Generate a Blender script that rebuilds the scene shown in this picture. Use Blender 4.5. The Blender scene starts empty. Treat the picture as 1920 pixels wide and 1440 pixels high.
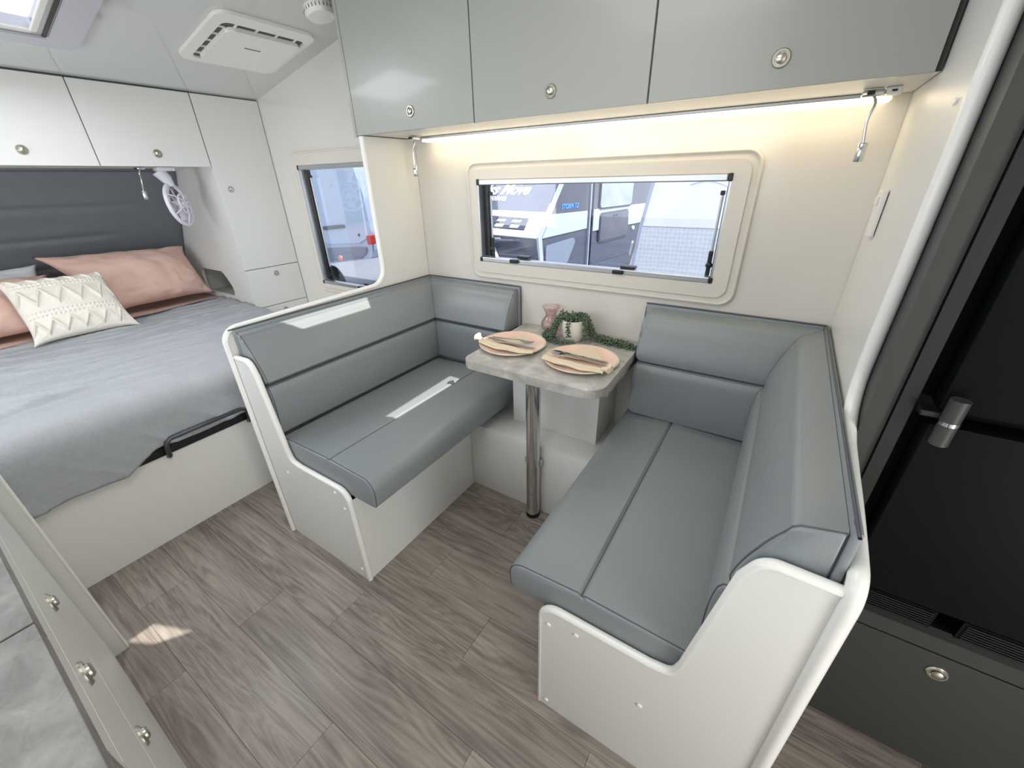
import bpy, bmesh, math, random
from mathutils import Vector, Matrix, noise
random.seed(7)
S = bpy.context.scene
COL = S.collection
PI = math.pi

# ------------------------------------------------------------------ camera
cam = bpy.data.cameras.new('camera'); camo = bpy.data.objects.new('camera', cam); COL.objects.link(camo)
F_PX, YAW, PITCH, ROLL = 756.412, -0.579565, 0.470179, -0.024494
cy, sy, cp, sp = math.cos(YAW), math.sin(YAW), math.cos(PITCH), math.sin(PITCH)
fw = Vector((sy*cp, cy*cp, -sp)); rt = Vector((cy, -sy, 0)); up = rt.cross(fw)
cr, sr = math.cos(ROLL), math.sin(ROLL)
r2 = rt*cr + up*sr; u2 = up*cr - rt*sr
m = Matrix((r2, u2, -fw)).transposed().to_4x4(); m.translation = Vector((0, 0, 1.40))
camo.matrix_world = m
cam.sensor_fit = 'HORIZONTAL'; cam.sensor_width = 36.0; cam.lens = F_PX/1920*36.0
cam.clip_start = 0.02; cam.clip_end = 200
S.camera = camo

# ------------------------------------------------------------------ world, sun, light, exposure
S.view_settings.view_transform = 'Standard'; S.view_settings.look = 'None'
S.view_settings.gamma = 1.0; S.view_settings.use_curve_mapping = False
S.view_settings.exposure = -0.33
W = bpy.data.worlds.new('sky'); S.world = W; W.use_nodes = True
nt = W.node_tree; nt.nodes.clear()
wo = nt.nodes.new('ShaderNodeOutputWorld'); bg = nt.nodes.new('ShaderNodeBackground')
sk = nt.nodes.new('ShaderNodeTexSky'); sk.sky_type = 'HOSEK_WILKIE'; sk.turbidity = 5.0; sk.ground_albedo = 0.5
sk.sun_direction = Vector((0.70, -0.03, 1.0)).normalized()
mixc = nt.nodes.new('ShaderNodeMixRGB'); mixc.inputs[0].default_value = 0.55
mixc.inputs[2].default_value = (0.95, 1.0, 1.08, 1)
nt.links.new(sk.outputs[0], mixc.inputs[1]); nt.links.new(mixc.outputs[0], bg.inputs[0])
bg.inputs[1].default_value = 3.3; nt.links.new(bg.outputs[0], wo.inputs[0])

def lamp(name, kind, loc, direction, energy, color=(1, 1, 1), size=1.0, size_y=None, angle=None):
    l = bpy.data.lights.new(name, kind); l.energy = energy; l.color = color
    if kind == 'AREA':
        l.shape = 'RECTANGLE'; l.size = size; l.size_y = size_y or size
    if angle is not None: l.angle = angle
    o = bpy.data.objects.new(name, l); COL.objects.link(o); o.location = loc
    o.rotation_euler = Vector(direction).to_track_quat('-Z', 'Y').to_euler()
    return o
SUND = Vector((-0.70, 0.03, -1.0))
lamp('sun', 'SUN', (0, 0, 5), SUND, 9.0, (1.0, 0.96, 0.90), angle=0.006)
lamp('added_kitchen_fill', 'AREA', (-0.9, -0.60, 1.42), (0, 1, -0.25), 6.5, (0.97, 0.985, 1.0), 1.5, 0.75)  # area fill added at an unseen kitchen-side window
lamp('added_bedroom_fill', 'AREA', (-2.35, -0.60, 1.25), (0.0, 1, -0.1), 10, (0.92, 0.96, 1.0), 0.7, 0.6)  # fill added across the bed from an unseen opposite window
lamp('added_ceiling_fill', 'AREA', (-0.55, 0.35, 2.06), (0.0, 0, -1), 8.5, (1.0, 0.99, 0.97), 0.7, 0.7)  # overhead fill added below the flat ceiling, no visible hatch there
lamp('bedroom_hatch_daylight', 'AREA', (-2.22, 0.46, 1.915), (0.19, 0, -1), 9, (0.93, 0.95, 1.0), 0.4, 0.4)

lamp('added_door_fill', 'AREA', (1.50, -0.25, 1.0), (-1, 0, 0), 26, (1.0, 0.99, 0.97), 0.65, 1.7)  # fill added from an unseen doorway to brighten the low surfaces

# ------------------------------------------------------------------ materials
def lin(c):
    return tuple((x/12.92 if x <= .04045 else ((x+.055)/1.055)**2.4) for x in [v/255 for v in c]) + (1,)
MATS = {}
def mat(name, rgb, rough=.5, metal=0, bump=0, bscale=80, var=0, vscale=3, coat=0, spec=.5, emit=None, estr=0, detail=4, trans=0):
    if name in MATS: return MATS[name]
    M = bpy.data.materials.new(name); M.use_nodes = True; n = M.node_tree.nodes; L = M.node_tree.links
    b = n['Principled BSDF']; b.inputs['Base Color'].default_value = lin(rgb)
    b.inputs['Roughness'].default_value = rough; b.inputs['Metallic'].default_value = metal
    b.inputs['Specular IOR Level'].default_value = spec
    if coat: b.inputs['Coat Weight'].default_value = coat; b.inputs['Coat Roughness'].default_value = .08
    if trans: b.inputs['Transmission Weight'].default_value = trans
    if emit: b.inputs['Emission Color'].default_value = lin(emit); b.inputs['Emission Strength'].default_value = estr
    if bump or var:
        tc = n.new('ShaderNodeTexCoord')
        nz = n.new('ShaderNodeTexNoise'); nz.inputs['Detail'].default_value = detail
        L.new(tc.outputs['Object'], nz.inputs['Vector'])
        if bump:
            nz.inputs['Scale'].default_value = bscale
            bp = n.new('ShaderNodeBump'); bp.inputs['Strength'].default_value = bump; bp.inputs['Distance'].default_value = .002
            L.new(nz.outputs[0], bp.inputs['Height']); L.new(bp.outputs[0], b.inputs['Normal'])
        if var:
            n2 = n.new('ShaderNodeTexNoise'); n2.inputs['Scale'].default_value = vscale; n2.inputs['Detail'].default_value = 6
            L.new(tc.outputs['Object'], n2.inputs['Vector'])
            mx = n.new('ShaderNodeMixRGB'); L.new(n2.outputs[0], mx.inputs[0])
            c = lin(rgb)
            mx.inputs[1].default_value = tuple(x*(1-var) for x in c[:3])+(1,); mx.inputs[2].default_value = tuple(min(1, x*(1+var)) for x in c[:3])+(1,)
            L.new(mx.outputs[0], b.inputs['Base Color'])
    MATS[name] = M; return M

m_lam = mat('white_laminate', (224, 224, 219), .38, bump=.06, bscale=260)
m_gloss = mat('gloss_wall', (222, 218, 210), .12, coat=.4, bump=.01, bscale=3)
m_ceil = mat('ceiling_sheet', (202, 204, 200), .06, coat=.6)
m_trim = mat('white_edge_trim', (240, 239, 234), .22)
m_green = mat('sage_grey_laminate', (163, 165, 158), .34, coat=.15)
m_drk = mat('shade_darkened_laminate', (54, 57, 54), .45)  # grey-green laminate darkened to put the fridge alcove's shade into its colour
m_vinyl = mat('grey_vinyl', (133, 139, 141), .36, bump=.10, bscale=420, detail=2)
m_pipe = mat('dark_piping', (84, 88, 92), .5)
m_head = mat('charcoal_vinyl', (158, 164, 170), .4, bump=.1, bscale=400)
m_chrome = mat('chrome', (215, 216, 216), .1, metal=1)
m_nickel = mat('brushed_nickel', (196, 192, 180), .28, metal=1)
m_alu = mat('aluminium', (196, 198, 200), .32, metal=.9)
m_black = mat('black_plastic', (22, 23, 25), .35)
m_fridge = mat('fridge_black', (7, 10, 11), .5, spec=.15)
m_frame = mat('cream_plastic', (220, 215, 204), .3)
m_wplast = mat('white_plastic', (234, 232, 226), .3)
m_lilac = mat('pale_plastic', (226, 224, 232), .25)
m_pink = mat('pink_cotton', (226, 190, 176), .85, bump=.15, bscale=500, spec=.2)
m_knit = mat('ivory_knit', (238, 233, 221), .95, bump=.5, bscale=300, spec=.15)
m_whitec = mat('white_cotton', (215, 216, 218), .9, spec=.2)
m_blank = mat('grey_blanket', (172, 175, 178), .95, bump=.5, bscale=380, var=.12, vscale=90, spec=.1)
m_under = mat('blue_grey_hem', (112, 124, 138), .9, spec=.1)
m_base = mat('matt_white_board', (233, 232, 226), .5)
m_plate = mat('pink_glaze', (240, 206, 188), .12, coat=.5)
m_rim = mat('cream_glaze', (242, 232, 216), .2)
m_linen = mat('cream_linen', (220, 206, 180), .95, bump=.4, bscale=400, spec=.1)
m_steel = mat('cutlery_steel', (200, 202, 208), .12, metal=1)
m_pot = mat('white_pot', (226, 222, 208), .5)
m_leaf = mat('bead_leaf', (88, 108, 86), .5, var=.35, vscale=60)
m_stem = mat('plant_stem', (58, 78, 48), .6)
m_bar = mat('graphite_metal', (88, 90, 94), .35, metal=.7)
m_led = mat('led_diffuser', (255, 240, 205), .5, emit=(255, 236, 200), estr=5)
m_grille = mat('grille_shadow', (96, 94, 88), .7)
m_hatchglass = mat('hatch_acrylic', (232, 232, 244), .3, emit=(232, 234, 250), estr=1.0)
m_cap = mat('screw_cap', (238, 236, 230), .3)
m_dstone = mat('oven_glass', (14, 15, 16), .1, coat=.5)
m_gap = mat('door_gap', (70, 72, 70), .8)
m_ground = mat('outdoor_ground', (140, 144, 150), .9, var=.15, vscale=1)
m_vanw = mat('van_paint', (176, 190, 210), .3)
m_vang = mat('van_lower', (110, 120, 142), .4)
m_cvd = mat('caravan_charcoal', (68, 74, 90), .3, coat=.2)
m_cvw = mat('caravan_white', (252, 252, 254), .4)
m_cvp = mat('caravan_pale_stripe', (176, 188, 204), .3)
m_cvg = mat('caravan_dark_cladding', (80, 82, 94), .25, coat=.3, var=.4, vscale=3)
m_blue = mat('blue_decal', (84, 150, 240), .5)
m_wdecal = mat('white_decal', (255, 255, 255), .5)
m_red = mat('tail_lamp_red', (190, 60, 60), .3)
m_orange = mat('marker_orange', (244, 130, 110), .3)

def glass_mat(name, tint, g=.06):
    M = bpy.data.materials.new(name); M.use_nodes = True; n = M.node_tree.nodes; L = M.node_tree.links
    n.clear(); o = n.new('ShaderNodeOutputMaterial'); mx = n.new('ShaderNodeMixShader')
    t = n.new('ShaderNodeBsdfTransparent'); t.inputs[0].default_value = tint
    gl = n.new('ShaderNodeBsdfGlossy'); gl.inputs['Roughness'].default_value = .02
    lw = n.new('ShaderNodeLayerWeight'); lw.inputs[0].default_value = .25
    ma = n.new('ShaderNodeMath'); ma.operation = 'MULTIPLY_ADD'; ma.inputs[1].default_value = .35; ma.inputs[2].default_value = g
    L.new(lw.outputs['Fresnel'], ma.inputs[0]); L.new(ma.outputs[0], mx.inputs[0])
    L.new(t.outputs[0], mx.inputs[1]); L.new(gl.outputs[0], mx.inputs[2]); L.new(mx.outputs[0], o.inputs[0])
    return M
m_glass = glass_mat('window_acrylic', (.93, .95, .99, 1), .03)
m_pinkglass = glass_mat('pink_glass', (.985, .92, .915, 1), .03)

def wood_mat():
    M = bpy.data.materials.new('grey_oak_vinyl'); M.use_nodes = True; n = M.node_tree.nodes; L = M.node_tree.links
    b = n['Principled BSDF']
    geo = n.new('ShaderNodeNewGeometry'); oi = n.new('ShaderNodeObjectInfo')
    sc = n.new('ShaderNodeVectorMath'); sc.operation = 'MULTIPLY'; sc.inputs[1].default_value = (.62, 5.6, 1.0)
    L.new(geo.outputs['Position'], sc.inputs[0])
    off = n.new('ShaderNodeVectorMath'); off.operation = 'MULTIPLY_ADD'
    cmb = n.new('ShaderNodeCombineXYZ')
    for i in range(3): L.new(oi.outputs['Random'], cmb.inputs[i])
    off.inputs[1].default_value = (31, 47, 17); L.new(cmb.outputs[0], off.inputs[0]); L.new(sc.outputs[0], off.inputs[2])
    warp = n.new('ShaderNodeTexNoise'); warp.inputs['Scale'].default_value = 1.15; warp.inputs['Detail'].default_value = 2.5; warp.inputs['Distortion'].default_value = .9
    L.new(off.outputs[0], warp.inputs['Vector'])
    mul = n.new('ShaderNodeMath'); mul.operation = 'MULTIPLY'; mul.inputs[1].default_value = 22
    L.new(warp.outputs[0], mul.inputs[0])
    sn = n.new('ShaderNodeMath'); sn.operation = 'PINGPONG'; sn.inputs[1].default_value = .5; L.new(mul.outputs[0], sn.inputs[0])
    # fine fibre
    sc2 = n.new('ShaderNodeVectorMath'); sc2.operation = 'MULTIPLY'; sc2.inputs[1].default_value = (4, 95, 1)
    L.new(geo.outputs['Position'], sc2.inputs[0])
    wadd = n.new('ShaderNodeVectorMath'); wadd.operation = 'MULTIPLY_ADD'; wadd.inputs[1].default_value = (4, 14, 4)
    L.new(warp.outputs['Color'], wadd.inputs[0]); L.new(sc2.outputs[0], wadd.inputs[2])
    fib = n.new('ShaderNodeTexNoise'); fib.inputs['Scale'].default_value = 1.0; fib.inputs['Detail'].default_value = 6; L.new(wadd.outputs[0], fib.inputs['Vector'])
    big = n.new('ShaderNodeTexNoise'); big.inputs['Scale'].default_value = 1.6; big.inputs['Detail'].default_value = 4; L.new(off.outputs[0], big.inputs['Vector'])
    add = n.new('ShaderNodeMath'); add.operation = 'MULTIPLY_ADD'; add.inputs[1].default_value = .22; L.new(sn.outputs[0], add.inputs[0])
    fsc = n.new('ShaderNodeMath'); fsc.operation = 'MULTIPLY_ADD'; fsc.inputs[1].default_value = .75; fsc.inputs[2].default_value = .13; L.new(fib.outputs[0], fsc.inputs[0]); L.new(fsc.outputs[0], add.inputs[2])
    add2 = n.new('ShaderNodeMath'); add2.operation = 'MULTIPLY_ADD'; add2.inputs[1].default_value = .45; L.new(big.outputs[0], add2.inputs[0]); L.new(add.outputs[0], add2.inputs[2])
    add3 = n.new('ShaderNodeMath'); add3.operation = 'MULTIPLY_ADD'; add3.inputs[1].default_value = .13; L.new(oi.outputs['Random'], add3.inputs[0]); L.new(add2.outputs[0], add3.inputs[2])
    rp_ = n.new('ShaderNodeValToRGB'); e = rp_.color_ramp.elements
    e[0].position = .45; e[0].color = lin((80, 72, 66)); e[1].position = 1.0; e[1].color = lin((164, 154, 144))
    k = e.new(.72); k.color = lin((124, 114, 106))
    L.new(add3.outputs[0], rp_.inputs[0]); L.new(rp_.outputs[0], b.inputs['Base Color'])
    b.inputs['Roughness'].default_value = .36
    bp = n.new('ShaderNodeBump'); bp.inputs['Strength'].default_value = .12; bp.inputs['Distance'].default_value = .001
    L.new(add.outputs[0], bp.inputs['Height']); L.new(bp.outputs[0], b.inputs['Normal'])
    return M
m_wood = wood_mat()

def stone_mat(name, c0, c1, c2, scale):
    M = bpy.data.materials.new(name); M.use_nodes = True; n = M.node_tree.nodes; L = M.node_tree.links
    b = n['Principled BSDF']; geo = n.new('ShaderNodeNewGeometry')
    a = n.new('ShaderNodeTexNoise'); a.inputs['Scale'].default_value = scale; a.inputs['Detail'].default_value = 9; a.inputs['Roughness'].default_value = .62; a.inputs['Distortion'].default_value = .6
    L.new(geo.outputs['Position'], a.inputs['Vector'])
    r = n.new('ShaderNodeValToRGB'); e = r.color_ramp.elements
    e[0].position = .3; e[0].color = lin(c0); e[1].position = .72; e[1].color = lin(c2); k = e.new(.5); k.color = lin(c1)
    L.new(a.outputs[0], r.inputs[0])
    v = n.new('ShaderNodeTexVoronoi'); v.feature = 'DISTANCE_TO_EDGE'; v.inputs['Scale'].default_value = scale*.45
    wv = n.new('ShaderNodeVectorMath'); wv.operation = 'MULTIPLY_ADD'; wv.inputs[1].default_value = (.35, .35, .35)
    L.new(a.outputs['Color'], wv.inputs[0]); L.new(geo.outputs['Position'], wv.inputs[2]); L.new(wv.outputs[0], v.inputs['Vector'])
    cr_ = n.new('ShaderNodeMapRange'); cr_.inputs['From Max'].default_value = .018; cr_.inputs['To Min'].default_value = .86; cr_.inputs['To Max'].default_value = 1.0
    L.new(v.outputs[0], cr_.inputs[0])
    mx = n.new('ShaderNodeMixRGB'); mx.blend_type = 'MULTIPLY'; mx.inputs[0].default_value = 1
    L.new(r.outputs[0], mx.inputs[1]); L.new(cr_.outputs[0], mx.inputs[2]); L.new(mx.outputs[0], b.inputs['Base Color'])
    b.inputs['Roughness'].default_value = .42
    return M
m_table = stone_mat('concrete_laminate', (152, 149, 143), (178, 175, 169), (206, 203, 197), 13)
m_counter = stone_mat('grey_stone_laminate', (112, 111, 108), (134, 132, 129), (156, 154, 150), 20)

def checker_mat():
    M = bpy.data.materials.new('tread_plate'); M.use_nodes = True; n = M.node_tree.nodes; L = M.node_tree.links
    b = n['Principled BSDF']; tc = n.new('ShaderNodeTexCoord')
    v = n.new('ShaderNodeTexVoronoi'); v.inputs['Scale'].default_value = 34; v.inputs['Randomness'].default_value = .15; L.new(tc.outputs['Object'], v.inputs['Vector'])
    r = n.new('ShaderNodeValToRGB'); e = r.color_ramp.elements; e[0].color = lin((196, 202, 212)); e[1].position = .8; e[1].color = lin((232, 236, 242))
    L.new(v.outputs[0], r.inputs[0]); L.new(r.outputs[0], b.inputs['Base Color'])
    b.inputs['Roughness'].default_value = .4; b.inputs['Metallic'].default_value = .15
    bp = n.new('ShaderNodeBump'); bp.inputs['Strength'].default_value = .5; bp.inputs['Distance'].default_value = .003
    L.new(v.outputs[0], bp.inputs['Height']); L.new(bp.outputs[0], b.inputs['Normal'])
    return M
m_tread = checker_mat()

# ------------------------------------------------------------------ object helpers
def thing(name, loc, label, cat, group=None, kind=None):
    o = bpy.data.objects.new(name, None); o.empty_display_size = .05; COL.objects.link(o); o.location = loc
    if label: o['label'] = label
    if cat: o['category'] = cat
    if group: o['group'] = group
    if kind: o['kind'] = kind
    return o
def wloc(o):
    p = Vector((0, 0, 0))
    while o is not None: p += o.location; o = o.parent
    return p
def obj(name, bm, mt, parent=None, label=None, cat=None, group=None, kind=None, smooth=False, recalc=True):
    """bm is in world coordinates; origin goes to the centre (part) or the base (thing)."""
    if recalc: bmesh.ops.recalc_face_normals(bm, faces=bm.faces)
    xs = [v.co for v in bm.verts]
    lo = Vector([min(c[i] for c in xs) for i in range(3)]); hi = Vector([max(c[i] for c in xs) for i in range(3)])
    c = (lo+hi)/2
    if parent is None: c.z = lo.z
    bmesh.ops.translate(bm, verts=bm.verts, vec=-c)
    me = bpy.data.meshes.new(name)
    if smooth:
        for f in bm.faces: f.smooth = True
    bm.to_mesh(me); bm.free()
    mts = mt if isinstance(mt, (list, tuple)) else [mt]
    for q in mts: me.materials.append(q)
    o = bpy.data.objects.new(name, me); COL.objects.link(o)
    if smooth and smooth != 'all':
        me.set_sharp_from_angle(angle=math.radians(38))
    if parent is not None:
        o.parent = parent; o.location = c-wloc(parent)
    else: o.location = c
    if label: o['label'] = label
    if cat: o['category'] = cat
    if group: o['group'] = group
    if kind: o['kind'] = kind
    return o
def NB(): return bmesh.new()
def box(bm, x0, x1, y0, y1, z0, z1, bev=0, seg=2):
    vs = [bm.verts.new((x, y, z)) for x in (x0, x1) for y in (y0, y1) for z in (z0, z1)]
    idx = [(0, 1, 3, 2), (4, 6, 7, 5), (0, 4, 5, 1), (2, 3, 7, 6), (0, 2, 6, 4), (1, 5, 7, 3)]
    fs = [bm.faces.new([vs[i] for i in f]) for f in idx]
    if bev:
        es = list({e for f in fs for e in f.edges})
        bmesh.ops.bevel(bm, geom=es, offset=bev, segments=seg, affect='EDGES', profile=.5)
    return bm
def bx(*a, **k): return box(NB(), *a, **k)
def rp(pts, rad, n=5):
    """round polygon corners; rad float or list"""
    out = []; N = len(pts)
    for i, p in enumerate(pts):
        r = rad[i] if isinstance(rad, (list, tuple)) else rad
        p = Vector(p); a = Vector(pts[i-1])-p; b = Vector(pts[(i+1) % N])-p
        if r <= 0 or a.length < 1e-6 or b.length < 1e-6: out.append(tuple(p)); continue
        an = a.angle(b)
        if an > PI-.02: out.append(tuple(p)); continue
        t = min(r/math.tan(an/2), a.length*.49, b.length*.49); r = t*math.tan(an/2)
        A = p+a.normalized()*t; B = p+b.normalized()*t
        c = p+(a.normalized()+b.normalized()).normalized()*(r/math.sin(an/2))
        va = A-c; vb = B-c; tot = va.angle(vb) if va.length > 1e-9 else 0
        for k in range(n+1):
            f = k/n
            v = (va*math.sin((1-f)*tot)+vb*math.sin(f*tot))/math.sin(tot) if tot > 1e-4 else va
            out.append(tuple(c+v))
    return out
AX = {'x': lambda a, p: (a, p[0], p[1]), 'y': lambda a, p: (p[0], a, p[1]), 'z': lambda a, p: (p[0], p[1], a)}
def prism(bm, pts, ax, a0, a1, bev=0):
    f = AX[ax]; n = len(pts)
    A = [bm.verts.new(f(a0, p)) for p in pts]; B = [bm.verts.new(f(a1, p)) for p in pts]
    fa = bm.faces.new(A); fb = bm.faces.new(B)
    for i in range(n): bm.faces.new((A[i], A[(i+1) % n], B[(i+1) % n], B[i]))
    if bev:
        bmesh.ops.bevel(bm, geom=list(fa.edges)+list(fb.edges), offset=bev, segments=2, affect='EDGES', profile=.5)
    return bm
def pr(*a, **k): return prism(NB(), *a, **k)
def rrect(u0, u1, v0, v1, r, n=5): return rp([(u0, v0), (u1, v0), (u1, v1), (u0, v1)], r, n)
def holed(outer, holes, ax, a0, a1, bm=None):
    """flat panel with holes, extruded along an axis"""
    bm = bm or NB(); f = AX[ax]; tmp = NB(); loops = []
    for L in [outer]+holes:
        vs = [tmp.verts.new((p[0], p[1], 0)) for p in L]
        for i in range(len(vs)): tmp.edges.new((vs[i], vs[(i+1) % len(vs)]))
    bmesh.ops.triangle_fill(tmp, edges=tmp.edges[:], use_beauty=True, use_dissolve=False)
    tmp.verts.index_update()
    co = [v.co.copy() for v in tmp.verts]; fs = [[v.index for v in q.verts] for q in tmp.faces]; tmp.free()
    A = [bm.verts.new(f(a0, (c.x, c.y))) for c in co]; B = [bm.verts.new(f(a1, (c.x, c.y))) for c in co]
    for q in fs: bm.faces.new([A[i] for i in q]); bm.faces.new([B[i] for i in reversed(q)])
    k = 0
    for L in [outer]+holes:
        n = len(L)
        for i in range(n):
            bm.faces.new((A[k+i], A[k+(i+1) % n], B[k+(i+1) % n], B[k+i]))
        k += n
    return bm
def tube(bm, pts, r, seg=8, closed=False, caps=True):
    pts = [Vector(p) for p in pts]; rings = []; N = len(pts); prev = None
    for i, p in enumerate(pts):
        if closed: t = pts[(i+1) % N]-pts[i-1]
        else: t = pts[min(i+1, N-1)]-pts[max(i-1, 0)]
        t.normalize()
        if prev is None:
            ref = Vector((0, 0, 1)) if abs(t.z) < .9 else Vector((1, 0, 0)); u = t.cross(ref).normalized()
        else: u = (prev-t*prev.dot(t)).normalized()
        prev = u; w = t.cross(u)
        rr = r[i] if isinstance(r, (list, tuple)) else r
        rings.append([bm.verts.new(p+(u*math.cos(2*PI*k/seg)+w*math.sin(2*PI*k/seg))*rr) for k in range(seg)])
    M = N if closed else N-1
    for i in range(M):
        a, b = rings[i], rings[(i+1) % N]
        for k in range(seg): bm.faces.new((a[k], a[(k+1) % seg], b[(k+1) % seg], b[k]))
    if caps and not closed: bm.faces.new(rings[0]); bm.faces.new(rings[-1])
    return bm
def tb(*a, **k): return tube(NB(), *a, **k)
def lathe(bm, prof, c, ax=(0, 0, 1), seg=24):
    """prof: list of (radius, height) along axis from c"""
    ax = Vector(ax).normalized(); q = ax.to_track_quat('Z', 'Y'); c = Vector(c); rings = []
    for r, h in prof:
        if r < 1e-5: rings.append([bm.verts.new(c+q @ Vector((0, 0, h)))])
        else: rings.append([bm.verts.new(c+q @ Vector((r*math.cos(2*PI*k/seg), r*math.sin(2*PI*k/seg), h))) for k in range(seg)])
    for a, b in zip(rings, rings[1:]):
        for k in range(seg):
            k2 = (k+1) % seg
            if len(a) == 1 and len(b) == 1: continue
            if len(a) == 1: bm.faces.new((a[0], b[k], b[k2]))
            elif len(b) == 1: bm.faces.new((a[k], a[k2], b[0]))
            else: bm.faces.new((a[k], a[k2], b[k2], b[k]))
    return bm
def lt(*a, **k): return lathe(NB(), *a, **k)
def knob(c, n, parent, r=.014, name='push_knob'):
    bm = NB()
    lathe(bm, [(0, -.004), (r*1.25, -.004), (r*1.25, .002), (r*1.1, .005), (r*.92, .005), (r*.88, .002), (r*.72, .002), (r*.70, .008), (r*.5, .0105), (0, .011)], c, n, 24)
    return obj(name, bm, m_nickel, parent, smooth=True)
def spline(pts, n=6, closed=False):
    pts = [Vector(p) for p in pts]; N = len(pts); out = []
    R = range(N) if closed else range(N-1)
    for i in R:
        if closed: p0, p1, p2, p3 = pts[i-1], pts[i], pts[(i+1) % N], pts[(i+2) % N]
        else: p0, p1, p2, p3 = pts[max(i-1, 0)], pts[i], pts[i+1], pts[min(i+2, N-1)]
        for k in range(n):
            t = k/n
            out.append(.5*((2*p1)+(p2-p0)*t+(2*p0-5*p1+4*p2-p3)*t*t+(3*p1-p0-3*p2+p3)*t**3))
    if not closed: out.append(pts[-1])
    return out

# ================================================================== SETTING
YW = 1.618; XL = -1.573; XR = 0.19; YK = -0.65
def ceil_z(x): return 1.847+.197*(x+2.8)
# floor: sub floor plus plank children
fl = obj('floor', bx(-2.10, 1.55, YK, YW, -.06, -.003), mat('floor_joint', (88, 80, 74), .7), kind='structure')
rows = {0: -.79, 1: -1.325, 2: -1.05, 3: -.58, 4: -.887, 5: -.3, 6: -.75, 7: -.1, 8: -.5, -1: -.4, -2: -1.1, -3: -.65, -4: -.9}
PW = .1665; PLN = .92
plank_meshes = {}
for r, xj in rows.items():
    y0 = .043+PW*r; y1 = y0+PW
    y0c, y1c = max(y0, YK), min(y1, YW)
    if y1c-y0c < .01: continue
    xs = [xj+PLN*k for k in range(-3, 5)]
    for a, b in zip(xs, xs[1:]):
        a2, b2 = max(a, -2.10), min(b, 1.55)
        if b2-a2 < .02: continue
        w = b2-a2; h = y1c-y0c; key = (round(w, 3), round(h, 3))
        if key in plank_meshes:
            o = bpy.data.objects.new('plank', plank_meshes[key]); COL.objects.link(o); o.parent = fl
            o.location = Vector(((a2+b2)/2, (y0c+y1c)/2, -.0015))-fl.location
        else:
            bmp = bx(a2+.0005, b2-.0005, y0c+.0005, y1c-.0005, -.003, 0)
            o = obj('plank', bmp, m_wood, fl); plank_meshes[key] = o.data

# walls
W1 = rrect(-1.215, -.176, 1.045, 1.408, .012); W2 = rrect(-2.53, -1.70, .802, 1.502, .012)
obj('wall_back', holed([(-3.9, -.06), (1.6, -.06), (1.6, 2.12), (-3.9, 2.12)], [W1, W2], 'y', YW, YW+.035), m_gloss, kind='structure')
W3 = rrect(-1.7, -.25, 1.06, 1.75, .03); W4 = rrect(-2.7, -2.0, .95, 1.55, .03)
obj('wall_front', holed([(-3.9, -.06), (1.6, -.06), (1.6, 2.12), (-3.9, 2.12)], [W3, W4], 'y', YK-.035, YK), m_gloss, kind='structure')
obj('wall_right', holed([(YK, -.06), (YW, -.06), (YW, 2.12), (YK, 2.12)], [rrect(-.60, .10, .02, 1.88, .05)], 'x', 1.55, 1.585), m_lam, kind='structure')
d1 = thing('added_door_1', (1.57, -.25, 0), None, None, kind='structure')  # unseen doorway, added so light comes in along the van
obj('door_frame', holed(rrect(-.64, .14, -.0, 1.92, .06), [rrect(-.60, .10, .02, 1.88, .05)], 'x', 1.535, 1.5495), m_frame, d1)
hbx = lambda z: -3.26+.62*(z-1.5)
obj('wall_left', pr([(hbx(2.1)-.13, 2.1), (hbx(.0)-.13, 0), (hbx(.0)-.09, 0), (hbx(2.1)-.09, 2.1)], 'y', YK, YW), m_gloss, kind='structure')
# ceiling: sloped nose part with hatch opening, flat part with added sun slits
slope = Matrix.Rotation(-math.atan(.197), 4, 'Y')
def on_slope(bm):  # local (u along slope from x=-2.8, y, w up) -> world
    ang = math.atan(.197)
    for v in bm.verts:
        u, y, w = v.co
        v.co = Vector((-2.8+u*math.cos(ang)-w*math.sin(ang), y, 1.847+u*math.sin(ang)+w*math.cos(ang)))
    return bm
def su(x): return (x+2.8)/math.cos(math.atan(.197))
UE = su(-1.6)
obj('ceiling', on_slope(holed([(-1.1, YK), (UE, YK), (UE, YW), (-1.1, YW)], [rrect(su(-2.46), su(-1.99), .24, .68, .02)], 'z', 0, .03)), m_ceil, kind='structure')
def slit(x0, x1, y0, y1): return [(x0, y0), (x1, y0), (x1, y1), (x0, y1)]
zc = 2.083
# unseen slits added above the dinette and galley to let the sun patches in
k1 = zc-.545
s1 = [(-1.215+.7*k1, .90-.03*k1), (-1.145+.7*k1, .92-.03*k1), (-1.15+.7*k1, 1.33-.03*k1), (-1.235+.7*k1, 1.335-.03*k1)]
k2 = zc-.925
s2 = [(-1.55+.7*k2, .745-.03*k2), (-1.472+.7*k2, .82-.03*k2), (-1.472+.7*k2, 1.15-.03*k2), (-1.55+.7*k2, 1.17-.03*k2)]
s3 = [(-1.60+.7*zc, -.03-.03*zc), (-1.50+.7*zc, .02-.03*zc), (-1.43+.7*zc, .12-.03*zc), (-1.60+.7*zc, .05-.03*zc)]
obj('ceiling', holed([(-1.6, YK), (1.6, YK), (1.6, YW), (-1.6, YW)], [s1, s2, s3], 'z', zc, zc+.02), m_ceil, kind='structure')

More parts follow.
